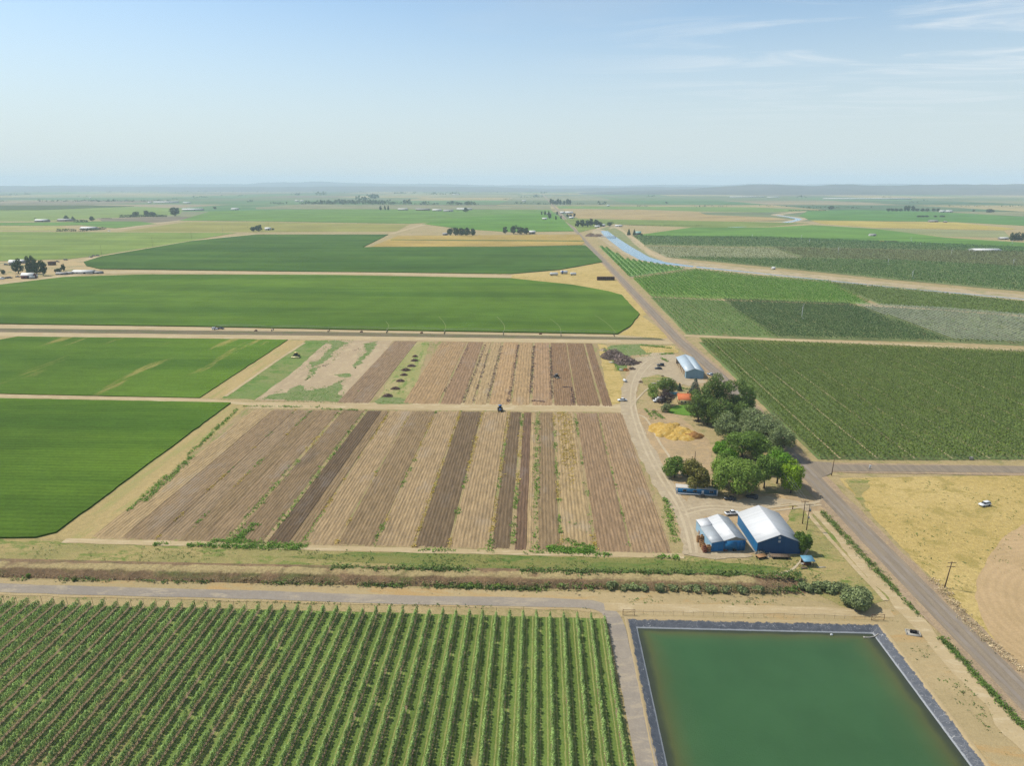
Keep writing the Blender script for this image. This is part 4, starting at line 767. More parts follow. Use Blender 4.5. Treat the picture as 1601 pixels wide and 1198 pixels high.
# dark vine rows lying in the upper ploughed field
vr = []
for i, (xa, ya, xb, yb, n, w, g_) in enumerate([(734, 540, 694, 616, 160, 1.0, .3), (759, 540, 724, 630, 260, 1.5, .05), (767, 541, 738, 630, 220, 1.6, .35), (785, 540, 760, 630, 280, 1.7, .3), (810, 540, 795, 630, 330, 1.5, .0), (835, 541, 829, 616, 330, 1.5, .0), (861, 543, 863, 624, 320, 1.4, .05), (832, 627, 852, 629, 60, 1.2, 0), (880, 606, 892, 606, 40, 1, 0), (893, 606, 897, 632, 120, 1.5, .2), (560, 545, 495, 578, 60, 4, .4)]): vr += along((xa, ya), (xb, yb), n, w, .15, g_, 130+i)
weeds(vr, m_vine, 'dark dried vines raked into lines on the soil', .8, .4, name='dry_vines', seed=11, k=6)
# ---------------------------------------------------------------- trees
LEAF = {k: leaf_mat('leaf_'+k, c, v, (.01, .012, .004), tr, kk) for k, (c, v, tr, kk) in dict(dark=((88, 106, 50), .5, .36, 1.25), mid=((100, 124, 52), .45, .36, 1.12), olive=((116, 128, 84), .42, .3, 1.08), bright=((108, 152, 40), .38, .35, .8), lime=((140, 170, 42), .36, .35, .84), willow=((124, 148, 64), .38, .38, .95),
        rust=((120, 116, 58), .42, .3, .95), plum=((78, 60, 64), .4, .15, .7), spruce=((86, 102, 84), .35, .15, .7), grey=((138, 150, 100), .35, .3, .8), far=((76, 96, 58), .35, .2, .75)).items()}
def tree(px, by, ty, hwp, kind, mk, n, lab, size=.75, cat='tree', name='tree', group=None, seed=None):
    g = G(px, by); m = mpp(g); hw = hwp*m; ctr = G(px, by); h = vlen(px, by, ty); seed = seed or int(px*7+by)
    if kind in ('round', 'tall', 'willow', 'bush'): g = g+Vector((0, hw*.55, 0)); h = max(h*.5, vlen(px, P(g)[1], ty))
    V, Fq, b = tree_arrays(kind, h, hw, n, size, seed); o = root(name, g, 0, lab, cat, group)
    trunk_mb(h, hw, b, seed).build('trunk', m_bark, o, True); mb = MB(); mb.add(V, Fq); mb.build('crown', LEAF[mk], o); return o
T = [(1094, 664, 607, 20, 'tall', 'dark', 5200, 'dark leafy tree at the left end of the tall grove by the house'),
     (1119, 658, 590, 21, 'tall', 'dark', 6000, 'tallest dark tree with a pointed top beside the orange roof'),
     (1147, 662, 597, 22, 'tall', 'dark', 6000, 'broad dark tree in the middle of the tall grove'),
     (1166, 652, 600, 15, 'tall', 'mid', 4200, 'dark tree at the road end of the tall grove'),
     (1128, 674, 626, 18, 'round', 'dark', 4200, 'low dark tree in front of the tall grove above the straw heap'),
     (1142, 694, 650, 22, 'round', 'olive', 4600, 'grey green tree between the tall grove and the big olive tree'),
     (1176, 690, 640, 22, 'round', 'olive', 4600, 'grey green tree behind the big olive tree beside the road'),
     (1206, 708, 650, 36, 'round', 'olive', 9000, 'biggest grey olive tree leaning over the road'),
     (1165, 722, 672, 26, 'round', 'mid', 6000, 'mid green rounded tree above the willow'),
     (1127, 712, 688, 14, 'bush', 'bright', 2600, 'bright green bush at the upper left of the willow'),
     (1143, 728, 698, 14, 'bush', 'bright', 2600, 'bright green bush touching the willow'),
     (1156, 782, 721, 39, 'willow', 'willow', 12000, 'big yellow green weeping willow behind the barns'),
     (1198, 768, 714, 17, 'round', 'mid', 3800, 'dark stemmed green tree right of the willow'),
     (1219, 762, 706, 20, 'round', 'bright', 4600, 'bright green tree near the road junction'),
     (1240, 776, 724, 17, 'round', 'lime', 4200, 'lime green tree closest to the road junction'),
     (1093, 776, 723, 21, 'round', 'rust', 5600, 'brownish green tree in front of the blue trailer'),
     (1056, 751, 718, 16, 'round', 'mid', 3200, 'dark shrubby tree left of the small wooden pole'),
     (1076, 748, 722, 11, 'bush', 'mid', 1800, 'dark green shrub behind the brownish tree'),
     (1040, 618, 594, 15, 'round', 'dark', 3000, 'dark round tree north of the house'), (1052, 617, 596, 8, 'round', 'dark', 1400, 'small dark tree beside the dark round one north of the house'),
     (1024, 626, 604, 12, 'round', 'willow', 2200, 'light green round tree at the driveway bend'),
     (1041, 637, 612, 12, 'round', 'plum', 2400, 'dark purple leaved tree left of the house'),
     (1042, 646, 631, 7, 'bush', 'grey', 1100, 'small pale round shrub at the corner of the lawn'),
     (1086, 618, 591, 9, 'conifer', 'spruce', 2200, 'blue grey conifer behind the orange roof'), (1062, 611, 600, 4, 'conifer', 'spruce', 700, 'small blue grey conifer behind the house'),
     (1249, 862, 826, 9, 'bush', 'mid', 2200, 'dark green shrub against the right wall of the big barn'), (1258, 868, 832, 10, 'bush', 'mid', 2400, 'dark green shrub at the front right corner of the big barn'),
     (1338, 955, 919, 24, 'bush', 'grey', 6000, 'large pale sage coloured bush alone by the track fork'),
     (1595, 559, 553, 9, 'bush', 'dark', 500, 'dark shrub at the far right edge beside the lane')]
T += [(1108, 668, 622, 17, 'round', 'dark', 3800, 'dark shaded tree between the first two tall trees of the grove'), (1156, 676, 632, 20, 'round', 'dark', 4200, 'dark round tree below the broad tree of the tall grove'), (1186, 726, 676, 22, 'round', 'mid', 4600, 'mid green tree between the biggest olive tree and the willow'),
      (1224, 722, 672, 20, 'round', 'olive', 4200, 'grey green tree right under the biggest olive tree at the road'), (1180, 704, 655, 18, 'round', 'olive', 3600, 'shaded olive tree left of the biggest olive tree'), (1208, 746, 696, 18, 'round', 'mid', 3800, 'green tree behind the bright tree near the junction'), (1134, 742, 704, 13, 'bush', 'mid', 2200, 'mid green bush at the left shoulder of the willow')]
for q in T: tree(q[0], q[1], q[2]-1.5, q[3]*1.2, q[4], q[5], int(q[6]*1.5), q[7], size=.5 if q[3] < 14 else .66)
for i, (px, w) in enumerate([(958, 11), (975, 12), (992, 13), (1010, 12), (1032, 12), (1052, 11), (1072, 12), (1090, 12), (1112, 12), (1135, 12), (1160, 12), (1186, 11), (1262, 14), (1282, 16), (1302, 17), (1316, 13)]):
    by = 923+(px-945)*.026-(4 if px > 1250 else 0)
    tree(px, by, by-(11+3*random.random() if px < 1250 else 18), w, 'bush', 'grey', 1500, 'pale green willow shrub in the row along the reed belt' if px < 1250 else 'taller pale green willow shrub at the right end of the reed belt', .55, 'shrub', 'willow_shrub', 'willow shrubs along the reed belt' if px < 1250 else 'tall willow shrubs at the end of the reed belt')
tree(44, 905, 897, 4, 'bush', 'mid', 500, 'lone small green bush at the foot of the brown embankment', .5, 'bush', 'bush')
for i, (px, by) in enumerate([(722, 918), (736, 919), (778, 920)]): tree(px, by, by-8, 9, 'bush', 'willow', 700, 'yellow green shrub low on the embankment between darker reeds', .5, 'shrub', 'shrub', 'yellow green shrubs on the embankment')
# far trees: a small library, then copies
LIB = {}
def far_tree(px, by, ty, hwp, kind, lab, group=None, cat='tree', name='tree', mk='far'):
    h = vlen(px, by, ty); m = mpp(G(px, by)); hw = hwp*m; key = (kind, mk, int(px) % 3)
    if key not in LIB:
        V, Fq, b = tree_arrays(kind, 10, 5, 700, 1.5, 900+len(LIB)); o = root(name, (0, 0, 0), 0, lab, cat, group); trunk_mb(10, 5, b, 3, .35).build('trunk', m_bark, o); mb = MB(); mb.add(V, Fq); mb.build('crown', LEAF[mk], o)
        LIB[key] = o; o.location = G(px, by); o.scale = (hw/5, hw/5, h/10); return o
    o = copy_tree(LIB[key], G(px, by), random.uniform(0, 6), lab, group, (hw/5, hw/5, h/10), cat); o.name = name
    if not group and 'group' in o: del o['group']
    return o
FT = [(29, 427.5, 406, 8, 'round', 'broad dark tree beside the white roofed farmhouse at far left'), (46, 428, 399.5, 5, 'poplar', 'leftmost dark poplar of the tall clump in the left farmstead'), (52, 428, 398.5, 5, 'poplar', 'tallest dark poplar of the clump in the left farmstead'), (57, 428.5, 402, 5, 'poplar', 'rightmost dark poplar of the tall clump in the left farmstead'),
      (68, 431, 407.5, 7, 'tall', 'dark tree right of the tall poplar clump'), (90.5, 425.5, 418.5, 5, 'bush', 'low dark shrub right of the haystack in the left farmstead'), (99.5, 424, 413.5, 4, 'tall', 'small upright tree behind the grey sheds at far left'), (5, 429, 421.5, 4.5, 'round', 'dark round tree at the left picture edge'),
      (405, 362, 351, 7, 'round', 'dark round tree left of the small white house in mid distance'), (427, 359.5, 356, 3.5, 'bush', 'small dark bush right of the small white house in mid distance'), (396, 362, 354, 5, 'round', 'smaller dark tree left of the round tree by the white house'),
      (983, 368, 357, 3, 'conifer', 'left conifer in front of the teal roofed house by the canal'), (991.5, 368, 357.5, 2.6, 'conifer', 'right conifer in front of the teal roofed house by the canal'), (1003, 368.5, 364, 3, 'bush', 'dark bush right of the teal roofed house'), (953, 353.5, 347, 6, 'round', 'round dark tree beside the white shed near the canal'),
      (1548, 332, 325.5, 7, 'bush', 'dark tree clump alone on the far right plain'), (1300, 327, 322, 5, 'round', 'small round tree beyond the far canal bend'),
      (104, 343, 337, 4, 'round', 'round tree above the far left sheds'), (114, 344, 338, 4, 'conifer', 'pointed tree above the far left hedge'), (144, 345.5, 338.5, 4.5, 'tall', 'bushy tree at the right end of the far left hedge'), (55, 341.5, 340, 2, 'bush', 'tiny bush beside the far left lane'),
      (274, 337.5, 325, 10, 'tall', 'big square dark tree clump in the far left fields'), (212, 339, 331, 7, 'round', 'tall round tree in the far left tree line'), (229, 338, 329.5, 5, 'tall', 'upright tree in the far left tree line'), (238, 338, 331, 6, 'round', 'spreading tree in the far left tree line'),
      (336, 327, 323, 3, 'round', 'small round tree right of the far white shed'), (364, 326.5, 324, 2, 'bush', 'tiny tree far right of the far white shed'), (595, 328.5, 321.5, 2.2, 'poplar', 'left tiny poplar before the far dairy'), (602, 328.5, 321, 1.6, 'poplar', 'middle tiny poplar before the far dairy'), (607, 328.5, 321, 1.8, 'poplar', 'right tiny poplar before the far dairy'), (728, 331.5, 324.5, 4.5, 'round', 'dark round tree at the right end of the far dairy'),
      (869, 343.5, 337, 1.6, 'poplar', 'dark slim tree left of the distant road'), (877, 342.5, 337.5, 1.6, 'tall', 'dark small tree right of the distant road'), (1522, 330.5, 327, 3, 'bush', 'small tree clump behind the far right white sheds')]
for q in FT: far_tree(*q)
for i, (px, by, ty, hw) in enumerate([(704, 368, 356.5, 6), (712, 368.5, 355.5, 6), (721, 369, 356, 6), (730, 369, 355.5, 6), (739, 368.5, 357, 5.5)]): far_tree(px, by, ty, hw, 'round', 'dark round tree in the row of five behind the yellow grain', 'row of five trees behind the grain')
for i, (px, by, ty, hw) in enumerate([(790, 365.5, 354.5, 5), (803, 366, 352.5, 6), (813, 366.5, 354, 7), (823, 366.5, 356, 6)]): far_tree(px, by, ty, hw, 'round', 'dark tree of the clump left of the far road', 'tree clump left of the far road', mk='far')
for i, (px, by, ty, hw) in enumerate([(903, 355, 345, 4.5), (910, 355, 344, 4.5), (918, 355, 344.5, 4.5), (924, 354, 342.5, 5), (932, 354, 343.5, 5), (938, 354, 347, 5)]): far_tree(px, by, ty, hw, 'tall', 'dark tree in the dense grove right of the far road', 'dense grove right of the far road')
for i, (px, by, ty, hw) in enumerate([(847, 336, 330.5, 1.8), (852, 336.5, 330, 2), (858, 338, 330.5, 2.3), (859.5, 342, 335, 3.5), (871, 336, 331, 2), (887, 340, 334.5, 2.5), (892, 340, 335, 3), (898, 339.5, 333.5, 2.2)]): far_tree(px, by, ty, hw, 'tall', 'small dark tree among the farm buildings far along the road', 'trees along the far road')
for i, px in enumerate((1581, 1586, 1591, 1597)): far_tree(px, 376.5, 362.5+i % 2, 3.6, 'poplar', 'tall dark tree in the windbreak at the right picture edge', 'windbreak trees at the right edge')
for i, px in enumerate((1389, 1395, 1401, 1408, 1415, 1420, 1427, 1434, 1442, 1450, 1459, 1466)): far_tree(px, 330.5, 325.5 if not 1412 < px < 1430 else 322, 3.4, 'tall' if 1412 < px < 1430 else 'round', 'dark tree of the long windbreak on the far right plain', 'far right windbreak')
for i, px in enumerate((861, 864.5, 868, 872, 876, 882, 887, 891)): far_tree(px, 320+.1*i, 311+1.5*(i % 3), 2.8, 'tall', 'bluish tree of the grove where the road meets the horizon', 'trees where the road meets the horizon')
for i, px in enumerate((1437, 1443, 1449, 1462, 1473)): far_tree(px, 339.5, 336, 4, 'bush', 'low dark tree of the thicket in the far right green field', 'thicket in the far right field')
def hedge(pxa, pxb, by, ty, lab, tilt=0):
    A, B = G(pxa, by), G(pxb, by+tilt); L = (B-A).length; h = vlen(pxa, by, ty); n = int(min(900, 40+L*3)); r = np.random.default_rng(int(pxa)); q = r.uniform(0, 1, n); hh = h*(1+.5*fbm(q*L/14, 5)); th = r.uniform(-.2, 3.34, n)
    C = np.stack([q*L, np.cos(th)*h*.5, .2+np.abs(np.sin(th))*hh*.9], 1); N = np.stack([r.normal(0, .3, n), np.cos(th), np.sin(th)], 1); V, Fq = leafquads(C, N, h*.42, .5, .8, r); o = root('hedge', A, math.atan2(B.y-A.y, B.x-A.x), lab, 'hedge')
    mb = MB(); mb.add(V, Fq); mb.build('foliage', LEAF['far'], o); mb = MB()
    for k in range(max(2, int(L/12))): mb.tube([(k*12+3, 0, -.1), (k*12+3, .2, h*.5)], .12, 5)
    mb.build('stems', m_bark, o); return o
hedge(89, 119, 361.5, 357.6, 'clipped dark hedge left of the far white shed'); hedge(124, 165, 362, 358, 'sloping dark hedge in front of the far white shed', -3.5); hedge(116, 137, 347.5, 343.8, 'dark hedge right of the far left farmhouse'); hedge(187, 262, 340, 336, 'long low dark hedge under the far left tree line', -1.2)
hedge(1232, 1292, 330, 328.2, 'thin dark hedge beyond the far canal bend', -.5); hedge(970, 1098, 352.6, 351.2, 'thin dark hedge behind the canal farms', .8); hedge(158, 175, 342, 340.5, 'tiny hedge beside the far left lane')
# hazy tree belts and specks on the far plain: one mass each
def belt(segs, name, lab, seed):
    r = np.random.default_rng(seed); Cs, Ns, Ss = [], [], []
    for xa, xb, y, hp, n in segs:
        px = r.uniform(xa, xb, n); hh = hp*(.35+.9*vnoise(px*.35+y, seed))
        for a, b in zip(px, hh):
            g = G(a, y+r.normal(0, .25)); m = mpp(g); k = 5; s = max(.25, b*.6)*m
            Cs.append(np.stack([g.x+r.normal(0, s*.7, k), g.y+r.normal(0, s, k), np.abs(r.uniform(.15, 1, k)*b*m)], 1)); Ns.append(np.stack([r.normal(0, .6, k), -np.abs(r.normal(.5, .4, k)), np.full(k, .6)], 1)); Ss.append(np.full(k, s*1.1))
    C, N, Sz = np.concatenate(Cs), np.concatenate(Ns), np.concatenate(Ss); N /= np.linalg.norm(N, axis=1)[:, None]; V, Fq = leafquads(C, N, Sz, .4, .8, r); mb = MB(); mb.add(V, Fq); return tag(mb.build(name, LEAF['far']), lab, None, None, 'stuff')
belt([(470, 640, 319, 5.5, 190), (480, 600, 317.5, 4, 90), (425, 448, 319, 3, 18), (655, 685, 320, 2.2, 22), (645, 680, 319.5, 3.5, 20), (700, 745, 320, 4.5, 40), (560, 575, 314, 6, 10), (578, 592, 310, 7, 14), (617, 650, 303, 2.5, 30), (497, 510, 305, 4, 12), (455, 468, 305, 3.5, 8), (665, 720, 304, 3, 30), (735, 748, 320, 2, 14)], 'treeline', 'long hazy tree belt on the plain in the middle distance', 1)
belt([(60, 270, 315, 2.6, 150), (120, 210, 314, 1.6, 60), (0, 12, 315, 2, 6), (0, 30, 305, 2, 16), (35, 50, 304, 3, 10), (120, 140, 308, 2, 10), (300, 325, 308.5, 2, 20), (345, 350, 306, 2, 4), (370, 386, 306.5, 1.6, 10), (385, 396, 316, 3, 8), (270, 280, 312, 2, 6), (0, 400, 300.5, 1.6, 90)], 'treeline', 'hazy dark tree lines on the far left plain', 2)
belt([(805, 838, 318.5, 2.6, 30), (840, 862, 319.5, 2, 20), (835, 850, 308, 3, 14), (812, 842, 309, 2, 24), (845, 855, 302.5, 4, 8), (935, 950, 319.5, 4, 10), (900, 915, 319.5, 2, 12), (995, 1015, 322.5, 2, 14), (1010, 1025, 307.5, 2, 12), (1040, 1046, 318, 3, 4), (1080, 1150, 323.5, 2.2, 20), (400, 800, 301, 1.5, 100), (780, 800, 312, 1.6, 8)], 'treeline', 'hazy tree lines around the far end of the road', 3)
belt([(1245, 1260, 309, 2.4, 10), (1380, 1395, 308.5, 2, 8), (1420, 1436, 317, 2, 12), (1440, 1452, 314, 2.2, 10), (1255, 1370, 325.5, 1.8, 60), (1180, 1280, 322.5, 1.6, 16), (1480, 1600, 323, 1.6, 40), (1100, 1150, 321, 1.4, 10), (1290, 1300, 325, 3, 4)], 'treeline', 'hazy scrub lines on the far right plain', 4)
# ---------------------------------------------------------------- buildings
m_white = plain('white_metal', (232, 234, 236), .5, 0, .04, .3, .3, ribs=('X', 3)); m_roofw = plain('white_roof_metal', (238, 239, 240), .45, 0, .03, .2, .4, ribs=('Y', 2.2), stain=((200, 202, 204), .25, .35)); m_roofg = plain('galvanised_roof', (196, 202, 206), .45, 0, .06, .25, .4, ribs=('Y', 2.2), stain=((168, 170, 170), .3, .4))
m_blue = plain('blue_sheet_wall', (34, 124, 180), .5, 0, .08, .4, .3, ribs=('Y', 2.6), stain=((60, 126, 178), .3, .4)); m_blue_shaded = plain('shaded_blue_wall', (36, 92, 142), .55, 0, .08, .4, .3, ribs=('X', 2.6), stain=((54, 94, 140), .3, .4)); m_skyw = plain('pale_blue_wall', (150, 186, 204), .6, 0, .06, .5, .3, ribs=('X', 2.6), stain=((130, 160, 176), .3, .4))
m_blue2 = plain('bright_blue_panel', (34, 130, 196), .55, 0, .1, .6, .3, ribs=('X', 2.6), stain=((74, 140, 190), .35, .42)); m_greyw = plain('weathered_gable_board', (178, 172, 166), .8, 0, .1, 1, .1, ribs=('X', 3)); m_dark = plain('dark_opening', (40, 40, 42), .8, 0, .1, 1, .1)
m_roofb = plain('pale_blue_roof', (206, 222, 232), .45, 0, .04, .3, .4, ribs=('Y', 2.2), stain=((184, 200, 212), .3, .35)); m_timber = plain('raw_timber', (190, 148, 106), .85, 0, .15, 1.5, .1); m_orange = plain('orange_tile_roof', (222, 130, 84), .8, 0, .08, .8, .1, ribs=('Y', 3), stain=((200, 106, 66), .6, .42)); m_cream = plain('cream_wall', (232, 214, 160), .8, 0, .04, .5, .15)
m_black = plain('black_rubber', (36, 36, 38), .8, 0, .1, 3, .2); m_glass = plain('dark_glass', (38, 46, 54), .12, 0, .05, 1, .5); m_steel = plain('grey_steel', (150, 152, 154), .5, .3, .08, 2, .4); m_pole = plain('pole_timber', (112, 92, 76), .9, 0, .2, 2, .1); m_conc = plain('pale_concrete', (196, 190, 178), .9, 0, .1, .6, .1); m_rust = plain('rusted_metal', (128, 92, 70), .8, .1, .25, 1.5, .2)
def gable_parts(o, w, L, eave, ridge, wm, rm1, rm2, ov=.35, yo=0, fm=None, rx=0, part=''):
    hw = w/2; mb = MB()
    for y, rev in ((yo, 0), (yo+L, 1)):
        p = [(-hw, y, -.1), (hw, y, -.1), (hw, y, eave), (rx, y, ridge), (-hw, y, eave)]; f = (0, 1, 2, 3, 4)
        if fm and not rev: m2 = MB(); m2.add(p, [f]); m2.build('gable_wall', fm, o)
        else: mb.add(p, [f[::-1] if rev else f])
    for s in (-1, 1): mb.add([(s*hw, yo, -.1), (s*hw, yo+L, -.1), (s*hw, yo+L, eave), (s*hw, yo, eave)], [(0, 1, 2, 3) if s > 0 else (3, 2, 1, 0)])
    mb.build('wall', wm, o)
    for s, m in ((-1, rm1), (1, rm2)):
        sl = (ridge-eave)/abs(s*hw-rx); ex = s*(hw+ov); ez = eave-sl*ov; t = .14; y0, y1 = yo-ov, yo+L+ov
        V = [(rx, y0, ridge+.06), (ex, y0, ez+.06), (ex, y1, ez+.06), (rx, y1, ridge+.06)]; V += [(x, y, z-t+(.0 if i in (0, 3) else 0)) for i, (x, y, z) in enumerate(V)]
        mm = MB(); mm.add(V, [(3, 2, 1, 0), (4, 5, 6, 7), (0, 1, 5, 4), (1, 2, 6, 5), (2, 3, 7, 6)] if s < 0 else [(0, 1, 2, 3), (7, 6, 5, 4), (4, 5, 1, 0), (5, 6, 2, 1), (6, 7, 3, 2)]); mm.build('roof_slope', m, o)
def face(a, b): return math.atan2((b-a).y, (b-a).x)
# big blue barn
A, B = G(1183, 866), G(1250.5, 866.8); ev = vlen(1183, 866, 847.5); rg = ev+2.9; bk = G(1152.5, 802, ev); L = (bk-Vector((A.x, A.y, ev))).length; w = (B-A).length; mid = (A+B)/2
ax = math.atan2(bk.y-A.y, bk.x-A.x)-math.pi/2
print('BARN', w, L, ev, rg, math.degrees(ax), A, B)
o = root('big_barn', mid, ax*.5+face(A, B)*.5, 'large dark blue metal barn with a white gabled roof', 'barn')
gable_parts(o, w, L, ev, rg, m_blue, m_roofw, m_roofw, .35, 0, m_blue_shaded)  # front gable takes a darker blue, its shade put into the colour
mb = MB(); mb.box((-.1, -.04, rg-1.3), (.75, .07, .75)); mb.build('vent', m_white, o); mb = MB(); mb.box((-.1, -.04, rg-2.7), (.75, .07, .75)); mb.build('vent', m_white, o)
for s in (-1, 1): mb = MB(); mb.box((s*(w/2+.01), -.02, ev/2), (.16, .1, ev)); mb.build('corner_trim', m_blue_shaded, o)
mb = MB(); mb.box((-w/2-.25, L/2, .05), (.5, L, .25)); mb.build('footing', m_conc, o)
# small barn with lean-to
A2, B2 = G(1131, 862.5), G(1164.5, 861.5); w2 = (B2-A2).length; e2 = vlen(1131, 862.5, 845); r2 = e2+1.25; bk2 = G(1112.5, 810, e2); L2 = (bk2-Vector((A2.x, A2.y, e2))).length
print('BARN2', w2, L2, e2)
o = root('small_barn', (A2+B2)/2, face(A2, B2)+.02, 'smaller bright blue barn with lean-to beside the big barn', 'barn')
gable_parts(o, w2, L2, e2, r2, m_blue, m_roofw, m_roofg, .3, 0, m_greyw)
mb = MB(); mb.box((0, -.06, e2*.46), (w2-.1, .1, e2*.95)); mb.build('front_panel', m_blue2, o)
mb = MB(); mb.box((-1.4, -.14, e2*.44), (4.4, .06, e2*.86)); mb.build('sliding_door', m_blue, o); mb = MB(); mb.box((2.6, -.14, e2*.44), (1.5, .06, e2*.8)); mb.build('door', m_blue, o)
lw = (A2-G(1110.5, 860.5)).length; hw = w2/2; el = e2-.75
mb = MB(); mb.add([(-hw-lw, .1, -.1), (-hw-.02, .1, -.1), (-hw-.02, .1, e2-.15), (-hw-lw, .1, el)], [(0, 1, 2, 3)]); mb.build('lean_to_front', m_blue2, o)
mb = MB(); mb.add([(-hw-lw, .1, -.1), (-hw-lw, .1, el), (-hw-lw, L2*.96, el), (-hw-lw, L2*.96, -.1), (-hw-.02, L2*.96, -.1), (-hw-.02, L2*.96, e2-.15)], [(3, 2, 1, 0)[::-1], (2, 5, 4, 3)]); mb.build('lean_to_wall', plain('pale_blue_side', (168, 208, 232), .6, 0, .05, .5, .2, ribs=('Y', 2.6)), o)
def slab(o, V, t, name, m): V2 = [(x, y, z-t) for x, y, z in V]; mm = MB(); mm.add(V+V2, [(0, 1, 2, 3), (7, 6, 5, 4), (4, 5, 1, 0), (5, 6, 2, 1), (6, 7, 3, 2), (7, 4, 0, 3)]); return mm.build(name, m, o)
q = L2*.68; slab(o, [(-hw-lw-.3, -.2, el+.05), (-hw-.05, -.2, e2-.02), (-hw-.05, q, e2-.02), (-hw-lw-.3, q, el+.05)], .1, 'lean_to_roof', m_roofg)
slab(o, [(-hw-lw+.1, q-.1, el+.16), (-hw-.05, q-.1, e2+.07), (-hw-.05, L2+.2, e2+.07), (-hw-lw+.1, L2+.2, el+.16)], .1, 'lean_to_roof', m_roofw)
# pale blue open shed by the road
A3, B3 = G(1071.8, 591.5), G(1100, 592.8); w3 = (B3-A3).length; e3 = vlen(1071.8, 591.5, 580.5); r3 = e3+2.0; bk3 = G(1053.5, 558, e3); L3 = (bk3-Vector((A3.x, A3.y, e3))).length; print('SHED', w3, L3, e3)
o = root('machine_shed', (A3+B3)/2, face(A3, B3)*.3+(math.atan2(bk3.y-A3.y, bk3.x-A3.x)-math.pi/2)*.7, 'long pale blue machine shed with an open timber side', 'shed')
hw = w3/2; mb = MB(); mb.add([(-hw, 0, -.1), (hw, 0, -.1), (hw, 0, e3), (0, 0, r3), (-hw, 0, e3)], [(0, 1, 2, 3, 4)]); mb.build('gable_wall', m_skyw, o)
mb = MB(); mb.add([(hw, 0, -.1), (hw, L3, -.1), (hw, L3, e3), (hw, 0, e3)], [(0, 1, 2, 3)]); mb.add([(-hw, L3, -.1), (hw, L3, -.1), (hw, L3, e3), (0, L3, r3), (-hw, L3, e3)], [(4, 3, 2, 1, 0)]); mb.add([(-hw, 0, -.1), (-hw, 4, -.1), (-hw, 4, e3), (-hw, 0, e3)], [(3, 2, 1, 0)]); mb.build('wall', m_skyw, o)
for s in (-1, 1):
    y0, y1 = -.35, L3+.35; sl_ = (r3-e3)/hw; V = [(0, y0, r3+.06), (s*(hw+.5), y0, e3-.5*sl_+.06), (s*(hw+.5), y1, e3-.5*sl_+.06), (0, y1, r3+.06)]; slab(o, V if s > 0 else V[::-1], .12, 'roof_slope', m_roofb)
for k in range(7): mb = MB(); mb.box((-hw, 4.3+k*(L3-4.6)/6, e3/2-.1), (.28, .28, e3-.1)); mb.build('post', m_timber, o)
mb = MB(); mb.box((.4, L3*.5, .7), (w3*.7, L3*.75, 1.2)); mb.box((1, L3*.3, 1.4), (w3*.5, 5, 1.6)); mb.build('stored_timber', m_rust, o)
# house
A4, B4 = G(1060.5, 632.5), G(1086, 633.5); w4 = (B4-A4).length; o = root('farmhouse', (A4+B4)/2, face(A4, B4), 'cream farmhouse with an orange roof half hidden by dark trees', 'house'); hw = w4/2; e4, r4, D = 3.1, 5.3, 9.0
mb = MB(); mb.box((0, D/2, e4/2-.05), (w4, D, e4+.1)); mb.build('wall', m_cream, o)
for s in (-1, 1): mb = MB(); mb.add([(s*hw*1.001, .0, e4), (s*hw*1.001, D, e4), (s*hw*1.001, D/2, r4)], [(0, 1, 2) if s > 0 else (2, 1, 0)]); mb.build('gable_wall', m_cream, o)
V = [(-hw-.5, -.5, e4-.2), (hw+.5, -.5, e4-.2), (hw+.5, D/2, r4+.08), (-hw-.5, D/2, r4+.08)]; slab(o, V, .15, 'roof_slope', m_orange); V = [(-hw-.5, D/2, r4+.08), (hw+.5, D/2, r4+.08), (hw+.5, D+.5, e4-.2), (-hw-.5, D+.5, e4-.2)]; slab(o, V, .15, 'roof_slope', m_orange)
for x in (-hw*.6, -hw*.15): mb = MB(); mb.box((x, -.03, 1.6), (1.1, .08, 1.1)); f = mb.build('window', m_white, o); mb = MB(); mb.box((x, -.08, 1.6), (.9, .04, .9)); mb.build('pane', m_glass, f)
mb = MB(); mb.box((hw*.3, -.03, 1.05), (1, .08, 2.1)); mb.build('door', m_timber, o); mb = MB(); mb.box((1, D/2+1, r4+.2), (.7, .7, 1.2)); mb.build('chimney', m_rust, o)
# pool / teal tarp behind the house
g = G(1052, 616.5); mb = MB(); mb.box((0, 0, .5), (6, 3, 1)); tag(mb.build('pool', plain('turquoise_liner', (120, 196, 206), .4)), 'small turquoise pool beside the house under dark trees', 'pool').location = g
# blue and white mobile home
A5, B5 = G(1057.2, 773), G(1121.5, 777); w5 = (B5-A5).length; o = root('mobile_home', (A5+B5)/2, face(A5, B5), 'long blue mobile home with white trim behind a brownish tree', 'mobile home'); h5 = 2.6
mb = MB(); mb.box((0, 1.6, h5/2+.3), (w5, 3.2, h5)); mb.build('body', m_blue, o); mb = MB(); mb.box((0, 1.6, h5+.38), (w5+.5, 3.7, .16)); mb.build('roof', plain('dusty_white_roof', (206, 200, 190), .7, 0, .06, .4), o)
mb = MB(); mb.box((0, -.03, .42), (w5, .08, .5)); mb.build('skirt', m_white, o); mb = MB(); mb.box((-w5/2+.25, -.04, 1.6), (.5, .1, h5)); mb.build('corner_trim', m_white, o); mb = MB(); mb.box((w5/2-.2, -.04, 1.6), (.4, .1, h5)); mb.build('corner_trim', m_white, o)
for x in (-w5*.3, -w5*.05, w5*.35): mb = MB(); mb.box((x, -.03, 1.9), (1.5, .08, .9)); f = mb.build('window', m_white, o); mb = MB(); mb.box((x, -.08, 1.9), (1.3, .04, .75)); mb.build('pane', m_glass, f)
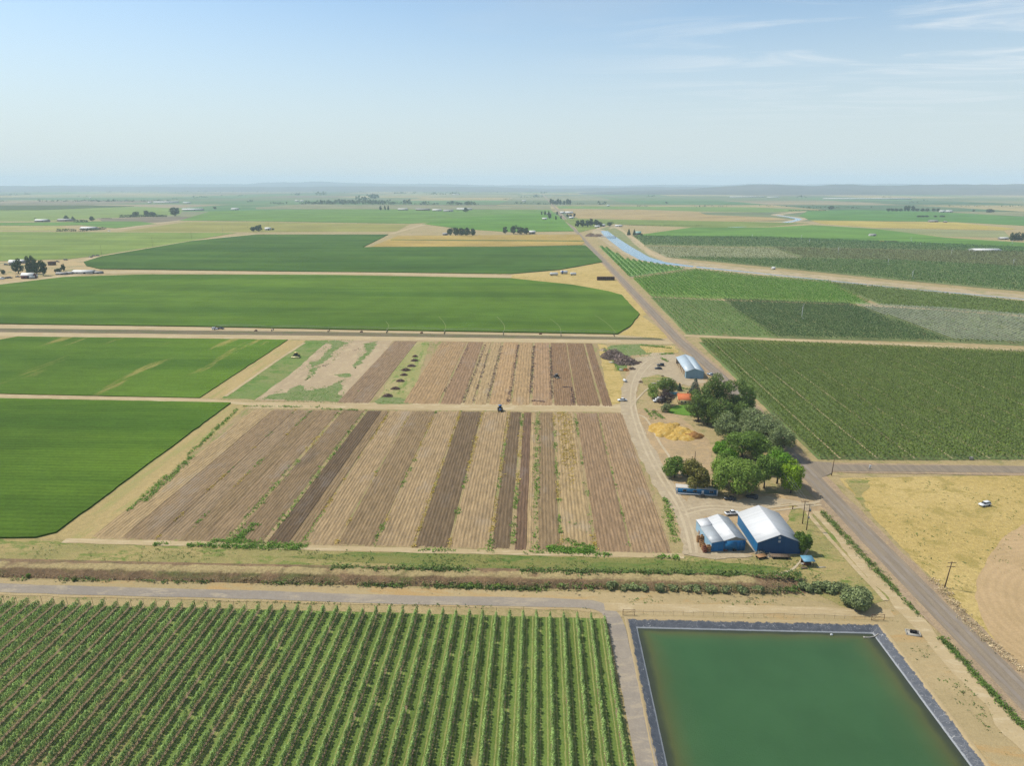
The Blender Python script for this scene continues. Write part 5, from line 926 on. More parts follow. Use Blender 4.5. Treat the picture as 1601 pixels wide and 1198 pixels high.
mb = MB(); mb.box((w5*.14, -.03, 1.35), (.9, .1, 2)); mb.build('door', m_white, o); mb = MB(); mb.box((w5*.14, -.9, .5), (1.6, 1.5, .16)); mb.box((w5*.14, -1.9, .2), (1.4, .6, .12)); mb.build('steps', m_wood, o)
# little shelter with a pale blue roof
g = G(1264, 886.5); o = root('shelter', g, .05, 'tiny open shelter with a light blue roof in the dry grass', 'shelter'); 
for x in (-1.55, 1.55):
    for y in (0, 2.4): mb = MB(); mb.box((x, y, 1.05), (.14, .14, 2.1)); mb.build('post', m_rust, o)
slab(o, [(-1.9, -.5, 2.15), (1.9, -.5, 2.15), (1.9, 2.9, 2.5), (-1.9, 2.9, 2.5)], .1, 'roof', plain('light_blue_roof', (120, 178, 206), .5, 0, .06, .6, ribs=('X', 3))); mb = MB(); mb.box((0, 2.35, 1.05), (3.1, .08, 2.0)); mb.build('back_panel', m_rust, o); mb = MB(); mb.box((-.3, 1, .5), (1.6, 1, 1)); mb.box((.8, 1.2, .7), (.6, .8, 1.3)); mb.build('stored_crates', m_rust, o)
def planks(px, py, w, d, n, lab, mat=m_wood, h0=.35, rz=.1, cat='planks', name='plank_stack'):
    mb = MB(); r = random.Random(int(px))
    for k in range(n): mb.box((r.uniform(-.1, .1), -d/2+d*(k+.5)/n, h0+r.uniform(0, .06)), (w*r.uniform(.85, 1.05), d/n*.86, .1), r.uniform(-.02, .02))
    for x in (-w*.35, w*.35): mb.box((x, 0, h0*.5-.05), (.14, d, h0-.02))
    o = mb.build(name, mat); o.location = G(px, py); o.rotation_euler = (0, 0, rz); return tag(o, lab, cat)
planks(1256, 883, 1.9, .9, 5, 'grey planks stacked left of the tiny shelter', m_conc); planks(1257, 889.5, 2.2, .8, 5, 'low plank stack in front of the tiny shelter'); planks(1284, 888, 3.2, .5, 3, 'long pale boards lying right of the tiny shelter', m_conc, .12)
def wagon(px, py, L, W, lab, rz=0, mat=m_wood, h=.95, name='flatbed_wagon'):
    o = root(name, G(px, py), rz, lab, 'wagon'); mb = MB()
    for k in range(7): mb.box((0, -W/2+W*(k+.5)/7, h), (L, W/7*.92, .1))
    mb.build('deck', mat, o); mb = MB(); mb.box((0, -.4, h-.16), (L*.96, .14, .2)); mb.box((0, .4, h-.16), (L*.96, .14, .2)); mb.tube([(L/2, 0, h-.2), (L/2+1.6, 0, .4)], .06, 6); mb.build('chassis', m_rust, o)
    for x in (-L*.33, L*.33):
        for y in (-W/2+.15, W/2-.15): mb = MB(); mb.tube([(x, y-.12, .38), (x, y+.12, .38)], .38, 12); mb.build('wheel', m_black, o)
    return o
wagon(1219, 873, 6.2, 2.1, 'weathered flatbed wagon parked before the big barn', -.03); wagon(1190, 873, 3.4, 2.0, 'short wooden wagon at the front left corner of the big barn', .35, m_timber)
def tangle(px, py, rad, h, n, mat, lab, size=1.0, cat='brush heap', name='brush_heap', squash=1, asp=.16, core=None, rz=0):
    r = np.random.default_rng(int(px*3+py)); a = r.uniform(0, 6.283, n); q = np.sqrt(r.uniform(0, 1, n)); x = np.cos(a)*q*rad; y = np.sin(a)*q*rad*squash; top = h*(1-q**2)*(1+.5*fb2(x*.7, y*.7, 3))
    C = np.stack([x, y, np.maximum(.05, top*r.uniform(.55, 1.12, n))], 1); N = np.stack([np.cos(a)*q, np.sin(a)*q, np.full(n, .7)], 1); N /= np.linalg.norm(N, axis=1)[:, None]; V, Fq = leafquads(C, N, size, .7, asp, r)
    mb = MB(); mb.add(V, Fq, 0); m_, n_ = 20, 7; VV = []
    for j in range(n_):
        for i in range(m_):
            t_ = 2*math.pi*i/m_; qq = j/(n_-1); s_ = 1+.25*math.sin(3*t_+px)+.12*math.sin(7*t_); VV.append((math.cos(t_)*qq*rad*.92*s_, math.sin(t_)*qq*rad*.92*squash*s_, max(-.1, h*.55*(1-qq**2)*s_+.2*h*math.sin(i*5.1+j*3.3)*qq-(.2 if j == n_-1 else 0))))
    mb.add(VV, [(j*m_+i, j*m_+(i+1) % m_, (j+1)*m_+(i+1) % m_, (j+1)*m_+i)[::-1] for j in range(n_-1) for i in range(m_)], 1)
    o = mb.build(name, [mat, core or mat]); o.location = G(px, py); o.rotation_euler = (0, 0, rz); return tag(o, lab, cat)
tangle(1189, 867, 1.9, 1.7, 160, leaf_mat('grey_wire', (140, 134, 118), .4, (0, 0, 0), .05), 'tangle of wire and sticks at the front corner of the big barn', 1.1); tangle(1203, 869.5, 1.5, .9, 60, leaf_mat('pale_sticks', (196, 182, 160), .3, (0, 0, 0), .05), 'pale lumber scraps heaped on the ground before the big barn', 1.0)
HP = [(649, 558), (648, 564.5), (643.5, 573), (634.5, 579.5), (631.5, 587), (626, 596.5), (618.5, 608.5), (606.5, 620)]
for i, (px, py) in enumerate(HP):
    s = 1+.28*((i*5) % 4)/3; nm = ['farthest and smallest', 'second farthest', 'third farthest', 'fourth farthest', 'fourth nearest', 'third nearest', 'second nearest', 'nearest'][i]
    tangle(px, py, 2.6*s*(1 if i else .8), 1.3*s, 420, m_vine, nm+' dark brush heap in the line of eight on the stubble strip', .9, squash=.75, core=plain('brush_core', (92, 72, 66), .95, 0, .3, 1.2, .05))
m_vine2 = leaf_mat('dark_vine_pile', (128, 110, 98), .65, (.06, .05, .05), .1, .8); m_core2 = plain('pile_core', (98, 84, 76), .95, 0, .4, .8, .05, stain=((150, 132, 128), .9, .4))
tangle(959, 559, 9.0, 5.6, 1500, m_vine2, 'huge dark pile of pulled vines at the far end of the yard', 1.9, squash=1.15, core=m_core2, rz=.5); tangle(978, 567.5, 8.6, 4.4, 1400, m_vine2, 'lower dark pile of vines and poles beside the gravel loop', 1.8, squash=1.0, core=m_core2, rz=.4); tangle(966, 561, 7.0, 3.6, 520, leaf_mat('bleached_branches', (188, 168, 158), .4, (.02, .01, .01), .2, .85), 'bleached pinkish branches between the two dark vine piles', 1.4); tangle(943, 548, 3.4, 1.6, 200, leaf_mat('bleached_branches', (200, 180, 150), .3, (.02, .01, .01), .05, .75), 'pale brushwood at the back corner of the upper field', 1.2)
planks(957, 567, 4.4, 4, 4, 'grey concrete panels lying left of the vine piles', m_conc, .3, .3, 'panels', 'panel_stack'); planks(966, 568.5, 4.6, 4, 4, 'grey concrete panels lying in front of the vine piles', m_conc, .35, .2, 'panels', 'panel_stack'); planks(971, 579, 2.2, 4.0, 3, 'pale upright sheet leaning at the scrap heap', m_conc, .6, .1, 'panels', 'panel_stack')
wagon(989, 566, 4.6, 2.1, 'grey flatbed wagon at the end of the vine pile', -.05, m_steel); tangle(978.5, 579.5, 2.2, 1.5, 130, leaf_mat('rusty_scrap', (190, 130, 66), .5, (.02, .0, 0), .0, .7), 'orange rusty scrap heap at the yard edge', .9, 'scrap heap', 'scrap_heap', asp=.5); tangle(988, 577.5, 2.6, 1.5, 150, m_vine2, 'dark scrap and wheels beside the rusty heap', .9, 'scrap heap', 'scrap_heap', asp=.4); tangle(1001, 567, 1.5, .9, 80, leaf_mat('stone_pile', (126, 100, 90), .4, (0, 0, 0), 0, .7), 'small reddish rubble heap on the gravel loop', .6, 'rubble heap', 'rubble_heap', asp=.7)
tangle(1001.5, 598, 1.7, 1.1, 110, leaf_mat('brown_brush', (128, 104, 78), .4, (0, 0, 0), .05), 'round brown brush heap left of the weedy island', .8); tangle(1036, 589, 1.2, .8, 70, m_vine, 'small dark debris heap above the weedy island', .7); tangle(1022, 642.5, 1.3, .6, 60, m_vine, 'dark scraps on the dirt below the box truck', .7)
planks(1034, 597.5, 5.6, 2.4, 6, 'long pale boards stacked beside the round trees', m_conc, .5, .05); planks(1022, 600.5, 3.0, 1.4, 4, 'short pale board stack left of the dark round tree', m_conc, .5, .05); planks(1048, 593.5, 4.2, .6, 2, 'pale beams lying behind the long board stack', m_conc, .3, .05)
# straw heap
def mound(px, py, lumps, mat, lab, name, cat, n=110, ext=16, seed=1):
    g = G(px, py); X, Y = np.meshgrid(np.linspace(-ext, ext, n), np.linspace(-ext, ext, n)); Z = np.zeros_like(X)
    for lx, ly, r, h in lumps: Z = np.maximum(Z, h*np.clip(1-((X-lx)**2+(Y-ly)**2)/r**2, 0, 1)**.8)
    Z = Z*(1+.9*fb2(X*.35+9, Y*.35, seed))+np.where(Z > .05, .8*np.abs(fb2(X*.7, Y*.7, seed+5)), 0)-.08
    mb = MB(); idx = np.arange(n*n).reshape(n, n); Fq = np.stack([idx[:-1, :-1], idx[:-1, 1:], idx[1:, 1:], idx[1:, :-1]], -1).reshape(-1, 4); keep = (Z.ravel()[Fq] > 0).any(1)
    mb.add(np.stack([X, Y, Z], -1).reshape(-1, 3), Fq[keep]); o = mb.build(name, mat); o.location = g; return tag(o, lab, cat)
m_straw = ground_mat('golden_straw', (218, 178, 92), (204, 164, 80), (224, 194, 122), .1, .5, (1, 1), None, .3, var=.2)
rr = random.Random(5); mound(1054, 676, [(-6, 6, 6, 2.0), (-3, 2, 7, 2.8), (3, 0, 6.5, 2.4), (7, -3, 5, 1.7), (-5, -2, 5.5, 1.6), (1, -5, 5.5, 1.6), (-1, 7, 5.5, 1.8), (-9, 2, 4, 1.0), (4, -8, 5, 1.2), (-2, -8, 4, .9)]+[(rr.gauss(-1, 6), rr.gauss(0, 5), rr.uniform(1.5, 2.6), rr.uniform(.4, 1.2)) for _ in range(16)], m_straw, 'golden yellow heap of straw or chips on the bare yard', 'straw_heap', 'heap')
mound(1086, 683, [(0, 0, 4, 2.4), (-3, 1, 3, 1.5), (2.5, 1, 2.5, 1.2)], ground_mat('brown_compost', (170, 124, 70), (150, 108, 64), (200, 154, 84), .1, .5, bump=.3), 'brown compost mound at the right end of the golden heap', 'compost_heap', 'heap', 40, 7)
# fruit bins
o0 = None; m_bin = plain('bin_wood', (196, 150, 104), .85, 0, .15, 1.2, .1); m_binr = plain('bin_wood_red', (160, 104, 84), .85, 0, .15, 1.2, .1)
for i, (px, by, n, mm) in enumerate([(1095, 836, 2, 0), (1092, 848, 3, 0), (1098, 846, 3, 0), (1096.5, 855, 3, 0), (1099.5, 860, 3, 0), (1101.5, 864, 3, 1), (1107.5, 862.5, 3, 0)]):
    for k in range(n):
        mb = MB()
        for s in (-1, 1): mb.box((s*.6, 0, .42), (.05, 1.25, .62)); mb.box((0, s*.6, .42), (1.15, .05, .62))
        mb.box((0, 0, .12), (1.2, 1.2, .05)); [mb.box((x, 0, .05), (.1, 1.2, .1)) for x in (-.5, 0, .5)]
        b = mb.build('fruit_bin', m_binr if mm else m_bin); g = G(px, by); b.location = (g.x+.04*math.sin(i*3+k), g.y, k*.74+.02); b.rotation_euler = (0, 0, .06*math.sin(i*5+k*2))
        tag(b, '%s wooden fruit bin of the %s stack along the pale lean-to' % (['lowest', 'middle' if n > 2 else 'topmost', 'topmost'][k], ['farthest', 'second farthest, outer', 'third farthest, inner', 'fourth', 'fifth', 'nearest reddish', 'corner'][i]), 'bin', 'wooden bins stacked by the lean-to')
for px, py, lab in ((1132.5, 862.5, 'small dark drum before the blue sliding door'), (1146.5, 862, 'black barrel against the front of the small barn')):
    mb = MB(); mb.tube([(0, 0, 0), (0, 0, .05), (0, 0, .5), (0, 0, .55), (0, 0, .95), (0, 0, 1)], [.42, .45, .42, .45, .42, .4], 14); mb.box((.75, .1, .4), (.5, .6, .8)); o = mb.build('barrel', m_black if px > 1140 else m_rust); o.location = G(px, py); tag(o, lab, 'barrel')
# ---------------------------------------------------------------- far buildings
FBN = 0
def house(xa, xb, by, ty, wall, roof, lab, cat='shed', name='shed', dep=None, door=True, slope=0):
    A, B = G(xa, by), G(xb, by+slope); w = (B-A).length; h = vlen((xa+xb)/2, by, ty)
    d = dep or min(max(6, w*.5), 22); h = max(3.2, min(h, 9)); e = h*.62; o = root(name, (A+B)/2, face(A, B), lab, cat)
    mb = MB(); mb.box((0, d/2, e/2-.1), (w, d, e+.2)); mb.add([(-w/2, 0, e), (-w/2, d, e), (-w/2, d/2, h)], [(2, 1, 0)]); mb.add([(w/2, 0, e), (w/2, d, e), (w/2, d/2, h)], [(0, 1, 2)]); mb.build('wall', wall, o)
    ov = .04*h+.3; sl_ = (h-e)/(d/2); V = [(-w/2-ov, -ov, e-ov*sl_+.08), (w/2+ov, -ov, e-ov*sl_+.08), (w/2+ov, d/2, h+.08), (-w/2-ov, d/2, h+.08)]; slab(o, V, .15, 'roof_slope', roof); V = [(-w/2-ov, d/2, h+.08), (w/2+ov, d/2, h+.08), (w/2+ov, d+ov, e-ov*sl_+.08), (-w/2-ov, d+ov, e-ov*sl_+.08)]; slab(o, V, .15, 'roof_slope', roof)
    if door: mb = MB(); mb.box((w*.15, -.04, e*.38), (min(3.2, w*.25), .1, e*.74)); mb.build('door', m_dark, o); mb = MB(); mb.box((-w*.22, -.04, e*.55), (min(2, w*.15), .1, e*.3)); mb.build('window', m_glass, o)
    return o
wl = plain('far_white_wall', (224, 222, 216), .7); rw = plain('far_white_roof', (236, 236, 232), .6); gw = plain('far_grey_wall', (160, 156, 150), .8); rg_ = plain('far_grey_roof', (176, 174, 170), .7); mar = plain('maroon_wall', (128, 70, 70), .8); tl = plain('teal_roof', (150, 196, 190), .6); br = plain('brown_wall', (140, 116, 96), .85)
for q in [(14, 23.5, 415.5, 406.5, gw, rw, 'white roofed house left of the broad tree in the far left farmstead', 'house', 'house'), (27, 37, 412, 406, gw, rw, 'white roofed shed behind the broad tree in the far left farmstead'), (33, 51.5, 436, 427, mar, rw, 'maroon shed with a white roof by the far left lane', 'barn', 'barn'),
          (112, 143, 428.5, 423, wl, rw, 'long white shed beside the rounded field at far left'), (87, 102, 430, 426, gw, rg_, 'grey long shed left of the long white shed'), (102, 112, 429, 425.5, gw, rg_, 'small grey shed joined to the long white shed'), (143, 158, 428, 424.5, gw, rg_, 'grey low shed right of the long white shed'),
          (125, 148, 359.5, 354.8, wl, rw, 'white roofed shed between two hedges at far left'), (54, 73, 347, 342.8, gw, rw, 'pale low farm shed at far left beside a lane'), (89, 111, 346, 342, gw, rg_, 'grey farmhouse among trees at far left', 'house', 'house'), (414, 423, 360, 355.5, wl, rw, 'small white house beside the dark round tree in mid distance', 'house', 'house'),
          (692, 700, 367.8, 364, gw, rg_, 'small grey shed at the left end of the five trees'), (827, 837, 366, 360.5, gw, rw, 'grey shed with a white roof right of the tree clump near the far road'), (994, 1002, 367.5, 361, gw, tl, 'teal roofed house behind two conifers by the canal', 'house', 'house'), (962, 973, 354.5, 351.5, wl, rw, 'low white shed right of the round tree near the canal'), (940, 946, 354, 350.5, wl, rw, 'white shed at the end of the dense grove'), (930, 938, 355.5, 352.5, wl, rw, 'white shed in front of the dense grove'),
          (848, 855, 343.5, 340.5, wl, rw, 'white shed in the green field left of the far road'), (890, 897, 342, 338.5, wl, rw, 'white shed right of the far road among small trees'), (876, 883, 334, 330.5, wl, rw, 'left long white shed far along the road'), (884, 896, 334, 330.5, wl, rw, 'right long white shed far along the road'), (855, 861, 336, 332.5, gw, rg_, 'grey house among small trees left of the far road'),
          (284, 316, 329, 325.2, wl, rw, 'long white shed right of the square tree clump'), (361, 372, 328.2, 325.5, wl, rw, 'small white shed far right of the long white shed at left'), (240, 278, 317, 314.8, wl, rw, 'long pale shed on the hazy left plain'), (231, 236, 317.5, 314.5, wl, rw, 'tiny bright white shed on the hazy left plain'), (286, 297, 318, 316, wl, rw, 'tiny pale shed right of the long pale shed on the hazy left plain'),
          (461, 467, 315, 312, wl, rw, 'left tiny white tank shed before the tree belt'), (469.5, 474.5, 315, 312, wl, rw, 'right tiny white tank shed before the tree belt'), (622, 637, 328.8, 325.5, gw, rw, 'left grey barn of the far dairy', 'barn', 'barn'), (650, 672, 329, 325.5, br, rg_, 'brown roofed barn of the far dairy', 'barn', 'barn'), (676, 690, 330, 327, wl, rw, 'low white barn of the far dairy', 'barn', 'barn'), (693, 708, 331, 327.5, wl, rg_, 'pale barn of the far dairy', 'barn', 'barn'), (714, 738, 328.5, 324.5, wl, rw, 'longest white barn of the far dairy', 'barn', 'barn'),
          (707, 717, 304.5, 301.8, wl, rw, 'tiny bright building on the hazy plain in the centre'), (816, 822, 315, 313, wl, rw, 'tiny white shed left of the road near the horizon'), (949, 953, 322.5, 320, wl, rw, 'tiny white shed in the scrub beyond the tan grain'), (1142, 1195, 308.5, 306, wl, rw, 'long white greenhouse on the far right plain', 'greenhouse', 'greenhouse'), (1288, 1425, 311.5, 308.5, wl, rw, 'longest white greenhouse on the far right plain', 'greenhouse', 'greenhouse'), (1200, 1218, 309, 307, wl, rw, 'short white greenhouse on the far right plain', 'greenhouse', 'greenhouse'),
          (971, 986, 302.6, 300.6, wl, rw, 'pale sheds near the foot of the far hills'), (992, 1003, 302.3, 300.5, wl, rw, 'second pale shed near the foot of the far hills'), (1360, 1370, 369.5, 365.5, wl, rg_, 'small lone shed in the orchards on the right'), (1524, 1566, 394, 389.2, wl, rw, 'long low white building in the far right orchards'), (1454, 1467, 347.5, 344.2, gw, rg_, 'small grey house at the yellow stripe on the right', 'house', 'house'), (1476, 1481, 348, 345.5, br, rg_, 'tiny brown shed at the yellow stripe on the right'),
          (1470, 1478, 332, 327.5, wl, rw, 'left white shed behind the long windbreak'), (1480, 1490, 332, 328, wl, rw, 'right white shed behind the long windbreak'), (1564, 1577, 374.5, 371, gw, rw, 'low pale shed left of the windbreak at the right edge'), (1208, 1212, 421.5, 417.5, wl, rw, 'tiny white pump house by the canal lane')]: house(*q)
house(140, 142, 310, 308.5, wl, rw, 'tiny bright speck of a house on the left horizon plain', 'house', 'house')
# haystacks and tanks
def block(xa, xb, by, ty, mat, lab, name, cat, dep=5):
    A, B = G(xa, by), G(xb, by); w = (B-A).length; h = vlen(xa, by, ty); mb = MB(); nx, nz = max(3, int(w/2.4)), max(2, int(h/1.2)); r = random.Random(int(xa))
    for i in range(nx):
        for k in range(nz): mb.box((-w/2+w*(i+.5)/nx, dep/2+r.uniform(-.1, .1), h*(k+.5)/nz), (w/nx*.97, dep, h/nz*.97))
    o = mb.build(name, mat); o.location = (A+B)/2; o.rotation_euler = (0, 0, face(A, B)); return tag(o, lab, cat)
m_hay = plain('old_hay', (96, 76, 62), .95, 0, .2, .8, .05); block(934, 961, 438.5, 433.2, m_hay, 'long dark brown haystack beside the main road', 'haystack', 'haystack', 7); block(75, 83, 415, 409.2, plain('hay', (122, 96, 80), .95, 0, .2, .6, .05), 'brown haystack right of the poplars at far left', 'haystack', 'haystack', 8); block(1382, 1402, 379, 377, m_hay, 'dark long haystack in the right orchards', 'haystack', 'haystack', 7)
for px in (1377.5, 1381): block(px-1.2, px+1.2, 379.2, 376.4, plain('straw_bale', (222, 196, 120), .9), 'left pale straw block at the end of the dark haystack' if px < 1380 else 'right pale straw block at the end of the dark haystack', 'straw_block', 'straw bales', 4)
def trailer_tank(xa, xb, by, ty, mat, lab, band=None):
    A, B = G(xa, by), G(xb, by); w = (B-A).length; h = vlen(xa, by, ty); r = h*.42; o = root('tank_trailer', (A+B)/2, face(A, B), lab, 'tank trailer'); mb = MB(); z = h-r
    mb.tube([(-w/2, 0, z), (-w/2+.15, 0, z), (-w/2+.9, 0, z), (w/2-.9, 0, z), (w/2-.15, 0, z), (w/2, 0, z)], [r*.2, r*.7, r, r, r*.7, r*.2], 18); mb.build('tank', mat, o, True)
    if band: mb = MB(); mb.tube([(-w*.32, 0, z), (-w*.1, 0, z)], r*1.02, 18); mb.build('band', band, o, True)
    mb = MB(); mb.box((0, 0, z-r*.92), (w*.9, r*1.1, .25)); mb.build('chassis', m_black, o)
    for x in (-w*.3, -w*.18, w*.3):
        for s in (-1, 1): mb = MB(); mb.tube([(x, s*r*.75-.15, .45), (x, s*r*.75+.15, .45)], .45, 10); mb.build('wheel', m_black, o)
    return o
m_tw = plain('tank_white', (236, 238, 240), .4, 0, .03, .5, .4); trailer_tank(859.5, 872.5, 431, 426, m_tw, 'leftmost of three white tank trailers on the dry corner'); trailer_tank(876, 887.5, 428.5, 423, m_tw, 'blue banded white tank trailer on the dry corner', plain('tank_blue', (70, 100, 170), .5)); trailer_tank(891.5, 901, 430.5, 426, m_tw, 'short white tank trailer nearest the road on the dry corner')
# canal bridge and mounds
A, B = G(941, 371), G(962, 371.2); o = root('canal_bridge', (A+B)/2, face(A, B), 'small white concrete bridge across the canal', 'bridge'); w = (B-A).length; mb = MB(); mb.box((0, 0, 1.6), (w*1.15, 5, .5)); mb.build('deck', m_conc, o)
for s in (-1, 1): mb = MB(); mb.box((0, s*2.4, 2.2), (w*1.1, .2, .7)); mb.build('parapet', m_white, o); mb = MB(); mb.box((s*w*.5, 0, .7), (1, 4.6, 1.5)); mb.build('abutment', m_conc, o)
m_dk = ground_mat('dark_spoil', (132, 112, 94), (116, 98, 82), None, .05, .2, bump=.3); mound(929, 369.5, [(-8, 4, 14, 7), (8, -2, 16, 5), (16, -8, 10, 3)], m_dk, 'dark earth mound between road and canal bridge', 'earth_mound', 'mound', 40, 26)
# ---------------------------------------------------------------- vehicles
def paint(n, c, k=.75): return plain(n, c, .28, .1, .02, 1, .5, k)
def wheels(o, xs, hw, r, w=.22, y=None):
    for x in xs:
        for s in (-1, 1):
            mb = MB(); mb.tube([(x, s*hw-w/2, r), (x, s*hw+w/2, r)], r, 14); wl_ = mb.build('wheel', m_black, o); mb = MB(); mb.tube([(x, s*hw-w/2-.01, r), (x, s*hw+w/2+.01, r)], r*.55, 10); mb.build('rim', m_steel, wl_)
def car(px, py, rz, kind, pm, lab, cat='car', name='car', sc=1):
    o = root(name, G(px, py)+Vector((0, 0, .1)), R(rz), lab, cat, None, sc); tp = lambda z: 1-.16*max(0, (z-.9)/.6)
    P_ = dict(sedan=([(-2.25, .32), (2.2, .32), (2.28, .62), (2.1, .8), (.95, .93), (-1.45, .96), (-2.2, .94), (-2.3, .6)], [(.98, .92), (.3, 1.42), (-.95, 1.45), (-1.75, .95)], [(.34, 1.40), (-.92, 1.43), (-.98, 1.48), (-.6, 1.5), (.2, 1.47)], .88, .33, (1.4, -1.35)),
              suv=([(-2.3, .4), (2.25, .4), (2.32, .8), (2.15, 1.0), (1.0, 1.1), (-2.25, 1.12), (-2.35, .7)], [(1.05, 1.08), (.35, 1.68), (-2.0, 1.7), (-2.3, 1.1)], [(.4, 1.66), (-2.0, 1.68), (-2.05, 1.75), (-1.4, 1.78), (.2, 1.75)], .94, .38, (1.4, -1.4)),
              pickup=([(-2.7, .5), (2.6, .5), (2.7, .85), (2.5, 1.05), (1.3, 1.12), (-2.65, 1.12), (-2.75, .7)], [(1.35, 1.1), (.75, 1.74), (-.55, 1.76), (-.75, 1.1)], [(.8, 1.72), (-.55, 1.74), (-.6, 1.8), (-.2, 1.83), (.6, 1.8)], .95, .4, (1.7, -1.6)))[kind]
    mb = MB(); mb.prism(P_[0], P_[3], 0, tp); mb.build('body', pm, o); mb = MB(); mb.prism(P_[1], P_[3]*.93, 0, lambda z: 1-.24*max(0, (z-.95)/.7)); mb.build('cabin_glass', m_glass, o); mb = MB(); mb.prism(P_[2], P_[3]*.74); mb.build('roof', pm, o)
    if kind == 'pickup': mb = MB(); mb.box((-1.75, 0, 1.13), (1.7, 1.5, .05)); mb.build('bed', m_dark, o)
    wheels(o, P_[5], P_[3]-.08, P_[4]); fx = max(p[0] for p in P_[0])-.06
    for s in (-1, 1): mb = MB(); mb.box((fx, s*P_[3]*.68, P_[0][2][1]+.04), (.1, .34, .16)); mb.build('headlight', m_tw, o)
    return o
pw, pk, ps = paint('white_paint', (236, 238, 240)), paint('dark_paint', (52, 56, 62)), paint('silver_paint', (176, 186, 198))
car(1539, 791.5, 200, 'suv', pw, 'white car parked alone in the dry yellow field', sc=1.0); car(972.5, 627.5, 184, 'sedan', pw, 'white car at the left edge of the driveway', sc=1.15); car(1029, 577.5, 165, 'sedan', pk, 'dark car in front on the gravel near the pale shed', sc=1.1); car(1032.5, 572.5, 170, 'suv', pk, 'dark car with a light roof behind the other dark car', sc=1.1)
car(1110, 587, 118, 'suv', ps, 'silver car between the pale shed and the road'); car(1144.5, 805.5, 10, 'pickup', pw, 'white pickup parked behind the two blue barns'); car(1141, 782, 165, 'sedan', pk, 'dark car in the willow shade nearest the mobile home'); car(1175.5, 779.5, 150, 'suv', pk, 'dark car in the willow shade behind the big barn')
def box_truck(px, py, rz, lab):
    o = root('box_truck', G(px, py), R(rz), lab, 'truck'); mb = MB(); mb.box((-1.0, 0, 1.95), (4.6, 2.2, 2.3)); mb.build('cargo_box', m_tw, o); mb = MB(); mb.prism([(1.4, .5), (3.6, .5), (3.7, 1.1), (2.9, 1.3), (2.5, 2.1), (1.4, 2.2)], 1.0); mb.build('cab', pw, o); mb = MB(); mb.prism([(2.93, 1.32), (2.55, 2.06), (2.45, 2.06), (2.8, 1.32)], .9); mb.build('windshield', m_glass, o); mb = MB(); mb.box((0, 0, .65), (6, 1, .25)); mb.build('chassis', m_black, o); wheels(o, (2.7, -1.6), .95, .42, .3); return o
box_truck(1031, 629, 184, 'white box truck half under the purple leaved tree'); 
def tank(px, py, lab):
    o = root('white_tank', G(px, py), .4, lab, 'tank'); mb = MB(); mb.tube([(0, -1.5, 1), (0, -1.35, 1), (0, 1.35, 1), (0, 1.5, 1)], [.5, .85, .85, .5], 16); mb.build('tank', m_tw, o, True); mb = MB(); [mb.box((0, y, .2), (1.2, .2, .4)) for y in (-.8, .8)]; mb.build('cradle', m_rust, o)
tank(977, 597.5, 'small white tank on the left edge of the driveway')
def tractor(px, py, rz, col_, lab, sc=1, arms=True):
    o = root('tractor', G(px, py), R(rz), lab, 'tractor', None, sc); bp = paint('tractor_paint', col_)
    mb = MB(); mb.box((1.1, 0, 1.2), (2.0, .8, .75), 0, 0, .92); mb.build('hood', bp, o); mb = MB(); mb.box((-.6, 0, 1.0), (1.6, .9, .6)); mb.build('body', bp, o)
    mb = MB(); mb.box((-.55, 0, 2.0), (1.5, 1.4, 1.4), 0, 0, .9); c_ = mb.build('cab', m_glass, o); mb = MB(); mb.box((-.55, 0, 2.76), (1.7, 1.6, .14)); mb.build('cab_roof', bp, c_)
    for x, r_, w_, h_ in ((-.8, .85, .55, .95), (1.6, .55, .35, .8)):
        for s in (-1, 1): mb = MB(); mb.tube([(x, s*h_-w_/2, r_), (x, s*h_+w_/2, r_)], r_, 18); q_ = mb.build('wheel', m_black, o); mb = MB(); mb.tube([(x, s*h_-w_/2-.02, r_), (x, s*h_+w_/2+.02, r_)], r_*.5, 10); mb.build('rim', m_steel, q_)
    if arms: mb = MB(); mb.box((-2.4, 0, .7), (.9, 2.6, .35)); mb.box((-1.8, 0, .8), (.6, .3, .2)); mb.build('implement', m_conc, o)
    return o
tractor(782, 643, -84, (40, 92, 150), 'blue tractor on the track between the upper and lower fields', 1.15); tractor(869.5, 591, 120, (90, 84, 84), 'small dark tractor working between dark vine rows', 1.0)
